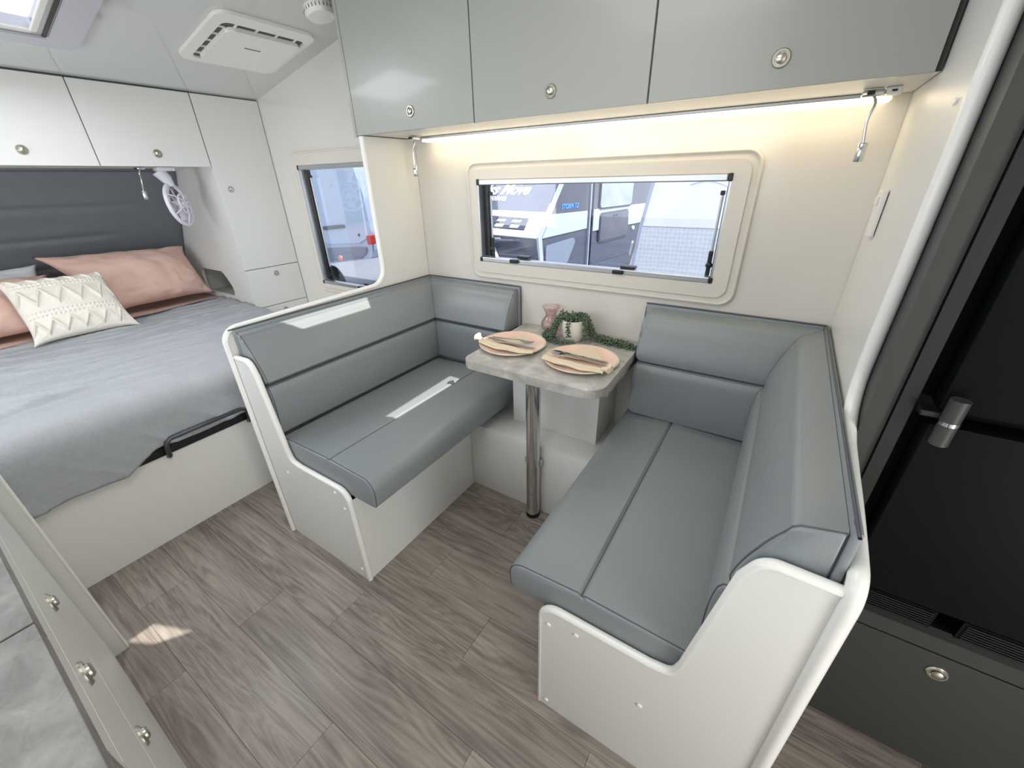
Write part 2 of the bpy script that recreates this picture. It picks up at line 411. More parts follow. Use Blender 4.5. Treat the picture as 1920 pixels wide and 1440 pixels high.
# ---------------- windows
def window(n, label_x0, x1, z0, z1, fx0, fx1, fz0, fz1, right_parts=True):
    x0 = label_x0
    w = thing('window_%d' % n, ((x0+x1)/2, YW, z0), None, None, kind='structure')
    # moulded surround in two steps
    obj('surround', holed(rrect(fx0, fx1, fz0, fz1, .05, 8), [rrect(x0-.004, x1+.004, z0-.004, z1+.004, .02, 6)], 'y', YW-.012, YW-.0005), m_frame, w)
    obj('surround_lip', holed(rrect(fx0+.028, fx1-.028, fz0+.028, fz1-.028, .04, 8), [rrect(x0+.001, x1-.001, z0+.001, z1-.001, .014, 6)], 'y', YW-.020, YW-.0125), m_frame, w)
    bt = NB(); ol = rrect(fx0+.006, fx1-.006, fz0+.006, fz1-.006, .045, 8)
    tube(bt, [(p[0], YW-.011, p[1]) for p in ol], .006, 8, closed=True); obj('surround_bead', bt, m_frame, w, smooth='all')
    t = .014
    obj('side_rail', bx(x0, x0+.008, YW-.019, YW+.03, z0+.02, z1-.02), m_alu, w)
    obj('side_rail', bx(x1-.008, x1, YW-.019, YW+.03, z0+.02, z1-.02), m_alu, w)
    obj('bottom_rail', bx(x0+.012, x1-.012, YW-.024, YW+.012, z0, z0+.020, bev=.003), m_alu, w)
    obj('blind_cassette', bx(x0+.014, x1-.014, YW-.026, YW+.015, z1-.024, z1, bev=.004), m_alu, w)
    for cx in (x0, x1-.014):
        obj('corner_cap', bx(cx, cx+.014, YW-.026, YW+.012, z1-.024, z1, bev=.003), m_black, w)
        obj('corner_cap', bx(cx, cx+.014, YW-.026, YW+.012, z0, z0+.020, bev=.003), m_black, w)
    obj('side_seal', bx(x0+.008, x0+.036, YW+.012, YW+.034, z0+.02, z1-.024), m_black, w)
    obj('side_seal', bx(x1-.014, x1-.008, YW+.012, YW+.034, z0+.02, z1-.024), m_black, w)
    obj('window_pane', bx(x0+.01, x1-.01, YW+.040, YW+.044, z0+.004, z1-.004), m_glass, w)
    for sgn, ex in ((1, x0+.044), (-1, x1-.026)):
        st = obj('stay_arm', tb([(ex, YW+.022, z0+.06), (ex, YW+.022, z1-.06)], .0045, 8), m_alu, w, smooth=True)
        obj('stay_end', bx(ex-.007, ex+.007, YW+.012, YW+.032, z1-.066, z1-.052, bev=.003), m_black, st)
        obj('stay_knob', lt([(0, 0), (.010, 0), (.012, .006), (.009, .014), (0, .016)], (ex, YW+.024, z0+.055), (0, -1, 0), 14), m_black, st, smooth=True)
        obj('stay_slide', bx(ex-.008, ex+.006, YW+.016, YW+.034, z0+.015, z0+.105, bev=.004), m_black, st)
    return w
def latch(w, x, z):
    l = obj('latch_base', bx(x-.030, x+.030, YW-.004, YW+.034, z+.004, z+.016, bev=.005, seg=3), m_black, w)
    obj('latch_lever', bx(x-.050, x-.006, YW-.036, YW-.010, z-.012, z+.004, bev=.004, seg=3), m_black, l)
w1 = window(1, -1.207, -.184, 1.052, 1.402, -1.266, -.106, .974, 1.470)
latch(w1, -.985, 1.070); latch(w1, -.500, 1.066)
w2 = window(2, -2.525, -1.72, .808, 1.498, -2.585, -1.62, .755, 1.568)
latch(w2, -2.11, .826)
# unseen kitchen-side windows, added behind the camera as daylight openings
for n, (a, b, c, d) in ((3, (-1.7, -.25, 1.06, 1.75)), (4, (-2.7, -2.0, .95, 1.55))):
    w = thing('window_%d' % n, ((a+b)/2, YK, c), None, None, kind='structure')
    obj('surround', holed(rrect(a-.04, b+.04, c-.04, d+.04, .05), [rrect(a, b, c, d, .02)], 'y', YK+.0005, YK+.012), m_frame, w)
    obj('window_pane', bx(a, b, YK-.03, YK-.026, c, d), m_glass, w)

# ================================================================== PARTITIONS
def part_panel(prof, x0, x1, name, label):
    t = thing(name, ((x0+x1)/2, .6, 0), label, 'partition')
    obj('board', pr(prof, 'x', x0+.002, x1-.002), m_lam, t)
    bm = NB(); N = len(prof)
    # rounded edge moulding along the free edge
    return t, prof
pl = rp([(.574, 0), (.574, .952), (1.318, .968), (1.318, 1.572), (1.616, 1.572), (1.616, 0)], [0, .055, .075, 0, 0, 0], 8)
tl, _ = part_panel(pl, -1.597, XL, 'partition_panel', 'low white partition with a rounded edge between the bed and the left dinette bench')
def edge_strip(prof_open, x0, x1, parent, flip=1, r=.0135, name='edge_trim'):
    """half round moulding swept along an open (y,z) path"""
    bm = NB(); rings = []; N = len(prof_open); xm = (x0+x1)/2; hw = (x1-x0)/2+.0015
    for i, p in enumerate(prof_open):
        a = Vector(prof_open[max(i-1, 0)]); b = Vector(prof_open[min(i+1, N-1)]); t = (b-a).normalized(); nrm = Vector((-t.y, t.x))*flip
        ring = []
        for k in range(9):
            an = PI*k/8
            ring.append(bm.verts.new((xm+hw*math.cos(an), p[0]+nrm.x*(r*.8*math.sin(an)-.004), p[1]+nrm.y*(r*.8*math.sin(an)-.004))))
        rings.append(ring)
    for a, b in zip(rings, rings[1:]):
        for k in range(8): bm.faces.new((a[k], a[k+1], b[k+1], b[k]))
        bm.faces.new((a[8], a[0], b[0], b[8]))
    bm.faces.new(rings[0]); bm.faces.new(list(reversed(rings[-1])))
    return obj(name, bm, m_trim, parent, smooth=True)
edge_strip([p for p in pl if not (p[0] > 1.5)][:], -1.597, XL, tl, 1)
prr = [(.574, 0), (.574, .885)]
arm = [tuple(p) for p in spline([(.574, .80), (.576, .845), (.595, .874), (.640, .884), (.74, .896), (.86, .906), (.94, .916), (1.00, .945), (1.035, 1.0), (1.040, 1.08), (1.036, 1.25), (1.036, 1.60), (1.036, 2.075)], 5)]
pro = [(.574, 0), (.574, .4)]+[(p[0], p[1]) for p in arm]+[(1.616, 2.08), (1.616, 0)]
tr_, _ = part_panel(pro, XR, XR+.024, 'partition_panel', 'tall white partition with a swept curved edge between the right dinette bench and the fridge')
edge_strip([(p[0], p[1]) for p in pro[:-2]], XR, XR+.024, tr_, 1, r=.016)
obj('cap', lt([(0, 0), (.006, 0), (.006, .002), (0, .003)], (XR, 1.10, 1.50), (-1, 0, 0), 12), m_cap, tr_)
# power outlet on right partition
po = thing('power_outlet', (XR-.01, 1.46, 1.26), 'small white power outlet on the right partition beside the window', 'outlet')
obj('faceplate', bx(XR-.012, XR, 1.425, 1.495, 1.245, 1.355, bev=.003), m_wplast, po)
obj('switch', bx(XR-.017, XR-.012, 1.445, 1.475, 1.32, 1.34, bev=.002), m_wplast, po)

# ================================================================== DINETTE BENCHES
def pad(prof, mapf, L, r0, r1, parent, name, mt=m_vinyl, n=14, pipe0=True, pipe1=False, crown=.0):
    """soft pad: prof list of (a,z); mapf(a,z,d) d = metres along, ends rounded by r0/r1"""
    cx = sum(p[0] for p in prof)/len(prof); cz = sum(p[1] for p in prof)/len(prof)
    slices = []
    for k in range(4):
        th = PI/2*k/3; slices.append((r0*(1-math.cos(PI/2-th))*0+r0*(1-math.sin(th)), r0*(1-math.cos(th)) if False else r0*(1-math.sin(th))))
    sl = []
    for k in range(5):
        th = PI/2*k/4; sl.append((r0*(1-math.cos(th)), r0*(1-math.sin(th))))
    for k in range(1, n): sl.append((r0+(L-r0-r1)*k/n, 0))
    for k in range(5):
        th = PI/2*(1-k/4); sl.append((L-r1*(1-math.cos(th)), r1*(1-math.sin(th))))
    bm = NB(); rings = []
    for d, ins in sl:
        cr_ = crown*math.sin(PI*min(1, max(0, d/L)))**.5 if 0 < d < L else 0
        ring = []
        for a, z in prof:
            da, dz = a-cx, z-cz; l = math.hypot(da, dz)
            f = 1-ins/l+(cr_/l)
            ring.append(bm.verts.new(mapf(cx+da*f, cz+dz*f, d)))
        rings.append(ring)
    N = len(prof)
    for a, b in zip(rings, rings[1:]):
        for k in range(N): bm.faces.new((a[k], a[(k+1) % N], b[(k+1) % N], b[k]))
    bm.faces.new(rings[0]); bm.faces.new(rings[-1])
    o = obj(name, bm, mt, parent, smooth=True)
    for flag, d, rr in ((pipe0, r0*.45, r0), (pipe1, L-r1*.45, r1)):
        if flag:
            pts = []
            for a, z in prof:
                da, dz = a-cx, z-cz; l = math.hypot(da, dz); f = 1-(rr*.10)/l
                pts.append(mapf(cx+da*f, cz+dz*f, d))
            obj('piping', tb(pts, .0016, 6, closed=True), m_pipe, o, smooth=True)
    return o

def bench(side, label, armscale, seat_top, xfront, ypanel):
    """side=+1: seat faces +x from partition XL;  -1: seat faces -x from partition XR"""
    p = XL if side > 0 else XR
    X = lambda a: p+side*a
    t = thing('dinette_bench', (X(.28), 1.1, 0), label, 'bench')
    lo = min; span = abs(xfront-p)
    kf = abs((-1.073 if side > 0 else -.309)-p)
    # seat box and kick board
    x0, x1 = sorted((X(.002), X(kf)))
    obj('kick_board', bx(*sorted((X(kf-.014), X(kf))), ypanel+.016, YW-.001, 0, .418), m_lam, t)
    obj('seat_board', bx(x0, x1, ypanel+.016, YW-.001, .405, .418), m_lam, t)
    # end panel
    k = armscale
    prof = [(X(0), 0), (X(0), .85), (X(.095*k), .853), (X(.118*k), .80), (X(.160*k), .50), (X(.172*k), .455), (X(.23), .447), (X(kf), .447), (X(kf), 0)]
    rad = [0, 0, .035, 0, 0, .03, 0, .05, 0]
    pf = rp(prof, rad, 6)
    ep = obj('end_panel', pr(pf, 'y', ypanel, ypanel+.016), m_lam, t)
    path = pf[1:-1]+[(X(kf), 0)]
    bm = NB(); rings = []; N = len(path)
    for i, q in enumerate(path):
        a = Vector(path[max(i-1, 0)]); b = Vector(path[min(i+1, N-1)]); tt = (b-a).normalized(); nrm = Vector((-tt.y, tt.x))*(1 if side > 0 else -1)
        rings.append([bm.verts.new((q[0]+nrm.x*(.010*math.sin(PI*j/8)-.003), ypanel+.008-.0105*math.cos(PI*j/8), q[1]+nrm.y*(.010*math.sin(PI*j/8)-.003))) for j in range(9)])
    for a, b in zip(rings, rings[1:]):
        for j in range(8): bm.faces.new((a[j], a[j+1], b[j+1], b[j]))
        bm.faces.new((a[8], a[0], b[0], b[8]))
    obj('edge_trim', bm, m_trim, ep, smooth=True)
    caps = [(X(kf-.025), .385), (X(kf-.10), .405), (X(kf-.025), .03), (X(kf-.27), .28)] if side < 0 else [(X(kf-.035), .36), (X(kf-.07), .42), (X(kf-.03), .05), (X(kf-.38), .38)]
    for cx, cz in caps:
        obj('screw_cap', lt([(0, 0), (.0065, 0), (.0055, .003), (0, .0045)], (cx, ypanel, cz), (0, -1, 0), 12), m_cap, ep, smooth=True)
    # seat cushion
    zt = seat_top; zb = .420; af = span
    sp_ = rp([(.100, zb), (af-.004, zb), (af+.002, zt-.01), (.40+.012, zt+.003), (.403, zt-.004), (.394, zt+.003), (.100, zt-.008)], [.01, .014, .045, .004, .003, .004, .02], 6)
    y0 = ypanel+.020; y1 = 1.498 if side > 0 else 1.600
    sc = pad(sp_, lambda a, z, d: (X(a), y0+d, z), y1-y0, .012, .012, t, 'seat_cushion')
    obj('seam', tb([(X(.403), y0+.006, zt-.003), (X(.403), y1-.01, zt-.003)], .0018, 6), m_pipe, sc)
    # back pads (long one on the partition, short one on the wall), mitred in the corner
    k = 1.0 if side > 0 else 1.16
    def face(A, B, bul, nn=10):
        A, B = Vector(A), Vector(B); d = B-A; nrm = Vector((d.y, -d.x)).normalized()
        return [tuple(A+d*(q/nn)+nrm*(bul*math.sin(PI*q/nn)**.8)) for q in range(nn+1)]
    ft, l0, l1, sm, ub = (.052, .112, .131, .112, .132) if side > 0 else (.080, .149, .152, .128, .137)
    lower = rp([(.016, zt-.004), (l0-.03, zt-.004)], 0)+face((l0-.004, zt+.004), (l1, .716), .008)+[(l1-.003, .732), (l1-.010, .743), (sm-.01, .7485), (.016, .7485)]
    upper = [(.016, .751), (sm-.01, .7515), (sm+.006, .7545)]+face((ub, .768), (ft+.004, .908), .008)+[(ft, .918), (ft-.010, .925), (.040, .932), (.016, .938)]
    yb0 = ypanel+.024
    for nm, prf in (('lower', lower), ('upper', upper)):
        cxm = sum(q[0] for q in prf)/len(prf)
        def m1(a, z, d, L=(1.602-yb0)):
            yend = 1.602-(a-.016); s = d/L
            return (X(a), yb0+(yend-yb0)*s, z)
        o = pad(prf, m1, 1.602-yb0, .011, .004, t, 'backrest_pad')
        xe = -1.004 if side > 0 else -.392
        def m2(a, z, d):
            xs = X(a+.0); s = d/abs(xe-X(.016)); return (xs+(xe-xs)*s, YW-a, z)
        pad(prf, m2, abs(xe-X(.016)), .004, .011 if side > 0 else .03, t, 'wall_backrest_pad', pipe0=False, pipe1=(side > 0))
    # backing boards covered in the same vinyl, with piping along the top
    bb = obj('backing_board', bx(*sorted((X(.0015), X(.015))), ypanel+.022, YW-.001, zt+.01, .948, bev=.004), m_vinyl, t, smooth=True)
    zz = .9505
    obj('piping', tb(spline([(X(.010), ypanel+.030, .942), (X(.010), ypanel+.050, .949), (X(.010), ypanel+.09, zz), (X(.010), YW-.012, zz)], 5), .0028, 8), m_pipe, bb, smooth=True)
    xe = -.992 if side > 0 else -.402
    bw = obj('wall_backing_board', bx(*sorted((X(.015), xe)), YW-.015, YW-.001, zt+.01, .948, bev=.004), m_vinyl, t, smooth=True)
    sg = side
    obj('piping', tb(spline([(X(.012), YW-.010, zz), (xe-sg*.05, YW-.010, zz), (xe-sg*.012, YW-.010, .944), (xe+sg*.001, YW-.010, .915), (xe, YW-.010, .72)], 5), .0028, 8), m_pipe, bw, smooth=True)
    return t
bench(1, 'left grey vinyl dinette bench seat in an L shape, backing onto the bed', 1.0, .540, -.945, .580)
bench(-1, 'right grey vinyl dinette bench seat in an L shape, nearest the fridge', 1.06, .522, -.417, .577)

# ================================================================== TABLE
tt = thing('dinette_table', (-.68, 1.36, 0), 'small stone-look dining table with a single chrome leg between the two benches', 'table')
tp = rp([(-.962, 1.108), (-.388, 1.108), (-.402, 1.612), (-.972, 1.612)], [.045, .07, 0, 0], 8)
obj('tabletop', pr(tp, 'z', .742, .775, bev=.002), m_table, tt)
obj('underleaf', bx(-.95, -.410, 1.262, 1.612, .700, .7415), m_table, tt, label='folding stone-look leaf under the tabletop')
obj('leaf_bracket', bx(-.435, -.412, 1.264, 1.290, .684, .6995), m_alu, tt)
obj('leg', tb([(-.703, 1.226, .02), (-.703, 1.226, .7415)], .030, 28), m_chrome, tt, smooth=True)
obj('foot_cap', lt([(0, 0), (.0325, 0), (.031, .018), (.029, .022), (0, .022)], (-.703, 1.226, 0), (0, 0, 1), 24), m_black, tt, smooth=True)
for dx in (-.036, .028):
    obj('leg_clip', bx(-.705+dx-.004, -.705+dx+.010 if dx > 0 else -.705+dx+.004, 1.226, 1.258, .285, .315, bev=.003), m_alu, tt)
bxo = thing('under_table_casing', (-.69, 1.45, 0), 'stepped white boxed casing under the table against the wall', 'casing')
obj('lower_casing', bx(-1.072, -.310, 1.2585, YW-.001, 0, .366, bev=.004), m_lam, bxo, smooth=True)
obj('upper_casing', bx(-.905, -.487, 1.390, YW-.001, .3665, .6995, bev=.002), m_lam, bxo)

# plates, napkins, cutlery
def plate(cx, cy, label):
    z = .775
    t = thing('dinner_plate', (cx, cy, z), label, 'plate', group='pink plates on the dinette table')
    obj('dish', lt([(0, .004), (.085, .004), (.088, .0), (.094, 0), (.096, .004), (.120, .0085), (.1395, .0135), (.1400, .0150), (.1385, .0155)], (cx, cy, z), seg=56), m_rim, t, smooth=True)
    obj('glaze', lt([(0, .0065), (.088, .0065), (.100, .0085), (.120, .0118), (.1340, .0151), (.1345, .0140)], (cx, cy, z), seg=56), m_plate, t, smooth=True, recalc=False)
    return t
plate(-.862, 1.330, 'pink dinner plate on the left of the table')
plate(-.548, 1.320, 'pink dinner plate on the right of the table')
def napkin(a, b, tri, knot_end, label, s):
    """a,b ends of the rolled band; tri three points of the flat corner"""
    t = thing('napkin', ((a[0]+b[0])/2, (a[1]+b[1])/2, .787), label, 'napkin', group='cream napkins wrapped around cutlery')
    A = Vector((a[0], a[1], .797)); B = Vector((b[0], b[1], .797)); d = (B-A); L = d.length; d.normalize(); nn = Vector((-d.y, d.x, 0))
    bm = NB(); nu, nv = 40, 14; vs = []
    for i in range(nu+1):
        row = []
        u = i/nu
        wdt = .025*(1-.35*abs(2*u-1)**3)+.002*math.sin(u*17+s); bow = -.012*math.sin(PI*u)
        for j in range(nv+1):
            v = j/nv*2-1
            zz = .0035+.006*(1-v*v)+.0022*math.sin(v*9+u*5+s)+.0015*math.sin(u*14+s)
            q = A+d*(u*L)+nn*(v*wdt+bow)+Vector((0, 0, zz-.006))
            row.append(bm.verts.new(q))
        vs.append(row)
    for i in range(nu):
        for j in range(nv): bm.faces.new((vs[i][j], vs[i+1][j], vs[i+1][j+1], vs[i][j+1]))
    obj('fold', bm, m_linen, t, smooth='all')
    E = A if knot_end == 0 else B; dd = -d if knot_end == 0 else d
    # gathered tuft at the tied end
    bm = NB()
    for q in range(3):
        an = (q-1)*.6; dv = (dd*math.cos(an)+nn*math.sin(an))
        tube(bm, [E-dd*.012+Vector((0, 0, .004)), E+dv*.010+Vector((0, 0, .008)), E+dv*.026+Vector((0, 0, .010+.004*q))], [.006, .0075, .010], 8)
    obj('tied_end', bm, m_linen, t, smooth=True)
    bm = NB(); P = [Vector((p[0], p[1], .7915)) for p in tri]
    vt = [bm.verts.new(p) for p in P]; vb = [bm.verts.new(p+Vector((0, 0, .003))) for p in P]
    bm.faces.new(vt); bm.faces.new(vb)
    for i in range(3): bm.faces.new((vt[i], vt[(i+1) % 3], vb[(i+1) % 3], vb[i]))
    obj('flat_corner', bm, m_linen, t)
    return t
napkin((-.985, 1.272), (-.722, 1.262), [(-.940, 1.300), (-.842, 1.418), (-.745, 1.320)], 0, 'cream napkin tied at its left end across the left plate', 0)
napkin((-.672, 1.252), (-.425, 1.240), [(-.640, 1.300), (-.546, 1.432), (-.440, 1.300)], 1, 'cream napkin tied at its right end across the right plate', 2)
def fork(h, tl_, z, label):
    """h handle end, tl_ tine end"""
    A = Vector((h[0], h[1], z)); B = Vector((tl_[0], tl_[1], z)); d = (B-A); L = d.length; d.normalize(); nn = Vector((-d.y, d.x, 0))
    bm = NB()
    prof = [(0, .004, .001), (.03, .0046, .001), (.09, .0026, .002), (L-.07, .0028, .005), (L-.055, .006, .004), (L-.045, .011, .001), (L-.035, .0115, 0)]
    top = []; rows_ = []
    for s, w, zz in prof:
        c = A+d*s+Vector((0, 0, zz))
        rows_.append([bm.verts.new(c+nn*w+Vector((0, 0, .001))), bm.verts.new(c-nn*w+Vector((0, 0, .001))), bm.verts.new(c-nn*w*.8-Vector((0, 0, .0012))), bm.verts.new(c+nn*w*.8-Vector((0, 0, .0012)))])
    for a, b in zip(rows_, rows_[1:]):
        for k in range(4): bm.faces.new((a[k], a[(k+1) % 4], b[(k+1) % 4], b[k]))
    bm.faces.new(rows_[0]); bm.faces.new(rows_[-1])
    for k in range(4):
        o = (k-1.5)*.0062
        tube(bm, [A+d*(L-.037)+nn*o, A+d*(L-.018)+nn*o-Vector((0, 0, .001)), A+d*L+nn*o+Vector((0, 0, .003))], [.0017, .0016, .0009], 6)
    return obj('fork', bm, m_steel, None, label, 'fork', 'steel forks on the napkins', smooth=True)
def knife(h, e, z, label):
    A = Vector((h[0], h[1], z)); B = Vector((e[0], e[1], z)); d = (B-A); L = d.length; d.normalize(); nn = Vector((-d.y, d.x, 0))
    bm = NB(); rows_ = []
    for s, w, zz, th in [(0, .003, 0, .002), (.01, .005, 0, .0025), (.09, .0038, 0, .0025), (.105, .0034, .0, .002), (.115, .006, 0, .0008), (L-.03, .0085, 0, .0006), (L-.006, .006, 0, .0005), (L, .001, 0, .0004)]:
        c = A+d*s+Vector((0, 0, zz))
        rows_.append([bm.verts.new(c+nn*w+Vector((0, 0, th))), bm.verts.new(c-nn*w+Vector((0, 0, th))), bm.verts.new(c-nn*w-Vector((0, 0, th))), bm.verts.new(c+nn*w-Vector((0, 0, th)))])
    for a, b in zip(rows_, rows_[1:]):
        for k in range(4): bm.faces.new((a[k], a[(k+1) % 4], b[(k+1) % 4], b[k]))
    bm.faces.new(rows_[0]); bm.faces.new(rows_[-1])
    return obj('knife', bm, m_steel, None, label, 'knife', 'steel knives on the napkins', smooth=True)
fork((-.948, 1.308), (-.765, 1.335), .8045, 'steel fork on the napkin of the left plate, tines to the right')
knife((-.955, 1.290), (-.735, 1.276), .8065, 'steel knife on the napkin of the left plate')
fork((-.430, 1.258), (-.655, 1.282), .8075, 'steel fork on the napkin of the right plate, tines to the left')
knife((-.435, 1.300), (-.664, 1.312), .8015, 'steel knife on the napkin of the right plate, above the fork')

# vase
vz = .775
obj('flower_vase', lt([(0, .003), (.028, .003), (.040, .014), (.046, .034), (.041, .054), (.028, .070), (.023, .082), (.030, .098), (.042, .118), (.0405, .118), (.0285, .098), (.0215, .082), (.0265, .070), (.039, .054), (.044, .034), (.038, .016), (.0, .008)], (-.806, 1.564, vz), seg=32), m_pinkglass, None, 'pale pink glass vase with a flared neck behind the potted plant', 'vase', smooth='all')
# potted trailing plant
PX, PY = -.672, 1.512
tpn = thing('potted_plant', (PX, PY, vz), 'trailing green bead plant in a small off-white pot on the table', 'plant')
obj('pot', lt([(0, 0), (.030, 0), (.040, .010), (.050, .035), (.053, .065), (.052, .095), (.0475, .095), (.047, .080), (0, .078)], (PX, PY, vz), seg=32), m_pot, tpn, smooth=True)
obj('soil', lt([(0, .0805), (.046, .0805)], (PX, PY, vz), seg=24), mat('soil', (60, 52, 44), .9), tpn)
strands = []
rng = random.Random(3)
zT = vz+.010
def arc(p, drop_to):
    return p
# crown on top of pot
for k in range(16):
    an = rng.uniform(0, 2*PI); rr = rng.uniform(.005, .04)
    c = Vector((PX+rr*math.cos(an), PY+rr*math.sin(an)*.8, vz+.088))
    e = c+Vector((math.cos(an)*.03, math.sin(an)*.02, rng.uniform(.012, .03)))
    strands.append([c, (c+e)/2+Vector((0, 0, .008)), e])
# strands falling over the left side and coiling round the pot base
for k in range(9):
    f = k/8; an = PI*(1.02+.30*f) if k < 7 else PI*1.5
    o = Vector((math.cos(an), math.sin(an), 0)); b0 = Vector((PX, PY, vz+.092))
    j = Vector((rng.uniform(-.008, .008), rng.uniform(-.008, .008), 0))
    if k < 7:
        strands.append([b0+o*.03, b0+o*.060+Vector((0, 0, .008)), b0+o*.082+Vector((0, 0, -.025))+j, b0+o*.090+Vector((0, 0, -.055))+j, Vector((PX, PY, zT))+o*.098+j])
strands.append([Vector((PX-.10, PY+.01, zT)), Vector((PX-.115, PY-.02, zT)), Vector((PX-.095, PY-.055, zT)), Vector((PX-.055, PY-.075, zT)), Vector((PX-.01, PY-.072, zT)), Vector((PX+.03, PY-.055, zT))])
strands.append([Vector((PX-.125, PY+.025, zT+.008)), Vector((PX-.128, PY-.015, zT)), Vector((PX-.10, PY-.04, zT+.006)), Vector((PX-.06, PY-.058, zT+.004))])
# front short strand
strands.append([Vector((PX+.002, PY-.045, vz+.095)), Vector((PX+.006, PY-.058, vz+.085)), Vector((PX+.006, PY-.058, vz+.03))])
# right side strands
for k in range(5):
    an = -PI*.12+k*.14*PI; o = Vector((math.cos(an), math.sin(an), 0)); b0 = Vector((PX, PY, vz+.092))
    strands.append([b0+o*.03, b0+o*.058+Vector((0, 0, .008)), b0+o*.072+Vector((0, 0, -.03)), Vector((PX, PY, zT+.012))+o*.078])
# long trail to the right
for k in range(4):
    w = (k-1.5)*.010
    strands.append([Vector((PX+.06, PY+.03+w, vz+.055)), Vector((PX+.085, PY+.032+w, zT+.012)), Vector((PX+.14, PY+.035+w*1.1, zT+.004)), Vector((PX+.19, PY+.028+w, zT+.004)), Vector((PX+.235, PY+.022+w*.6, zT+.002)), Vector((PX+.268+w, PY+.012, zT-.002))])
bms = NB(); bml = NB(); prev_q = None
ico = NB(); bmesh.ops.create_icosphere(ico, subdivisions=1, radius=1); ico.verts.index_update()
ICV = [v.co.copy() for v in ico.verts]; ICF = [[v.index for v in f.verts] for f in ico.faces]; ico.free()
def bead(bm, c, d, a, b):
    q = d.to_track_quat('Z', 'Y'); vs = [bm.verts.new(c+q @ Vector((v.x*b, v.y*b, v.z*a))) for v in ICV]
    for f in ICF: bm.faces.new([vs[i] for i in f])
for s_ in strands:
    pts = spline(s_, 5); tube(bms, pts, .0009, 4)
    L = sum((pts[i+1]-pts[i]).length for i in range(len(pts)-1)); nb = max(3, int(L/.0036)); acc = 0; i = 0
    for k in range(nb):
        tgt = L*k/nb
        while i < len(pts)-2 and acc+(pts[i+1]-pts[i]).length < tgt: acc += (pts[i+1]-pts[i]).length; i += 1
        seg_ = pts[i+1]-pts[i]; p = pts[i]+seg_*min(1, (tgt-acc)/max(1e-6, seg_.length)); tdir = seg_.normalized()
        for q in range(2):
            rv = Vector((rng.uniform(-1, 1), rng.uniform(-1, 1), rng.uniform(-.8, 1))); rv = (rv-tdir*rv.dot(tdir)*.6).normalized()
            c = p+rv*rng.uniform(.006, .0125)
            if c.z < vz+.0045: c.z = vz+.0045
            bead(bml, c, rv, .0056, .0034)
obj('stem', bms, m_stem, tpn)
obj('bead_foliage', bml, m_leaf, tpn, kind='stuff', smooth='all')

# ================================================================== OVERHEAD CABINET (dinette)
YC = 1.311
oc = thing('overhead_cabinet', (-.69, 1.46, 1.575), 'sage grey overhead cabinet with three doors above the dinette window', 'cabinet')
obj('carcass', bx(-1.597, XR-.001, YC+.019, YW-.001, 1.576, 2.080), m_lam, oc)
obj('side_panel', bx(-1.613, -1.5975, YC-.001, YW-.001, 1.570, 2.07), m_green, oc)
for i, (a, b, kx) in enumerate(((-1.596, -.989, -1.278), (-.984, -.401, -.693), (-.396, XR-.012, -.101))):
    d = obj('door', bx(a, b, YC, YC+.0185, 1.574, 2.078, bev=.0012), m_green, oc)
    knob((kx, YC, 1.632), (0, -1, 0), d, .0155)
obj('shadow_gap_strip', bx(XR-.010, XR-.001, YC+.012, YC+.0188, 1.576, 2.078), m_gap, oc)  # dark colour stands in for the shadow in this gap
# LED strip light under it
led = thing('led_strip_light', (-.66, 1.575, 1.55), 'long glowing warm white strip light under the dinette overhead cabinet', 'light')
obj('channel', bx(-1.476, .152, 1.552, 1.606, 1.566, 1.5755, bev=.002), m_alu, led)
obj('diffuser', bx(-1.470, .147, 1.5555, 1.6025, 1.556, 1.5655, bev=.004, seg=3), m_led, led)
lamp('led_glow', 'AREA', (-.66, 1.56, 1.548), (0, -.25, -1), 1.3, (1.0, .80, .50), 1.6, .03)
def reading_light(p, label, lean=(0, 0), body=True, ax=(1, 0)):
    x, y, z = p
    t = thing('reading_light', p, label, 'lamp', group=None)
    bp_ = obj('mount', bx(x-.022, x+.022, y-.016, y+.016, z-.014, z, bev=.004, seg=3), m_chrome, t, smooth=True)
    obj('rocker_switch', bx(x-.012, x+.003, y-.020, y-.0162, z-.011, z-.003, bev=.001), m_black, bp_)
    pts = spline([(x+.004, y-.004, z-.014), (x+.010*ax[0], y-.012, z-.030), (x+lean[0]*.4, y-.012, z-.065), (x+lean[0], y-.010+lean[1], z-.116)], 8)
    obj('gooseneck', tb(pts, .0035, 10), m_chrome, t, smooth=True)
    e = pts[-1]
    hd = obj('lamp_head', lt([(0, 0), (.010, 0), (.011, .002), (.011, .040), (.010, .042), (0, .042)], e+Vector((0, 0, .004)), (0, 0, -1), 18), m_chrome, t, smooth=True)
    return t
reading_light((-1.462, 1.50, 1.5735), 'chrome reading light at the left end of the glowing strip, below the dinette cabinet', (-.002, 0))
reading_light((.100, 1.487, 1.5735), 'chrome reading light at the right end of the glowing strip, near the right partition', (.012, .0))
sw = thing('dimmer_switch', (.135, 1.487, 1.574), 'small white switch block beside the right reading light', 'switch')
obj('block', bx(.124, .154, 1.470, 1.505, 1.560, 1.5755, bev=.003), m_wplast, sw)
obj('slot', bx(.134, .144, 1.4685, 1.4699, 1.5655, 1.5695), m_black, sw)

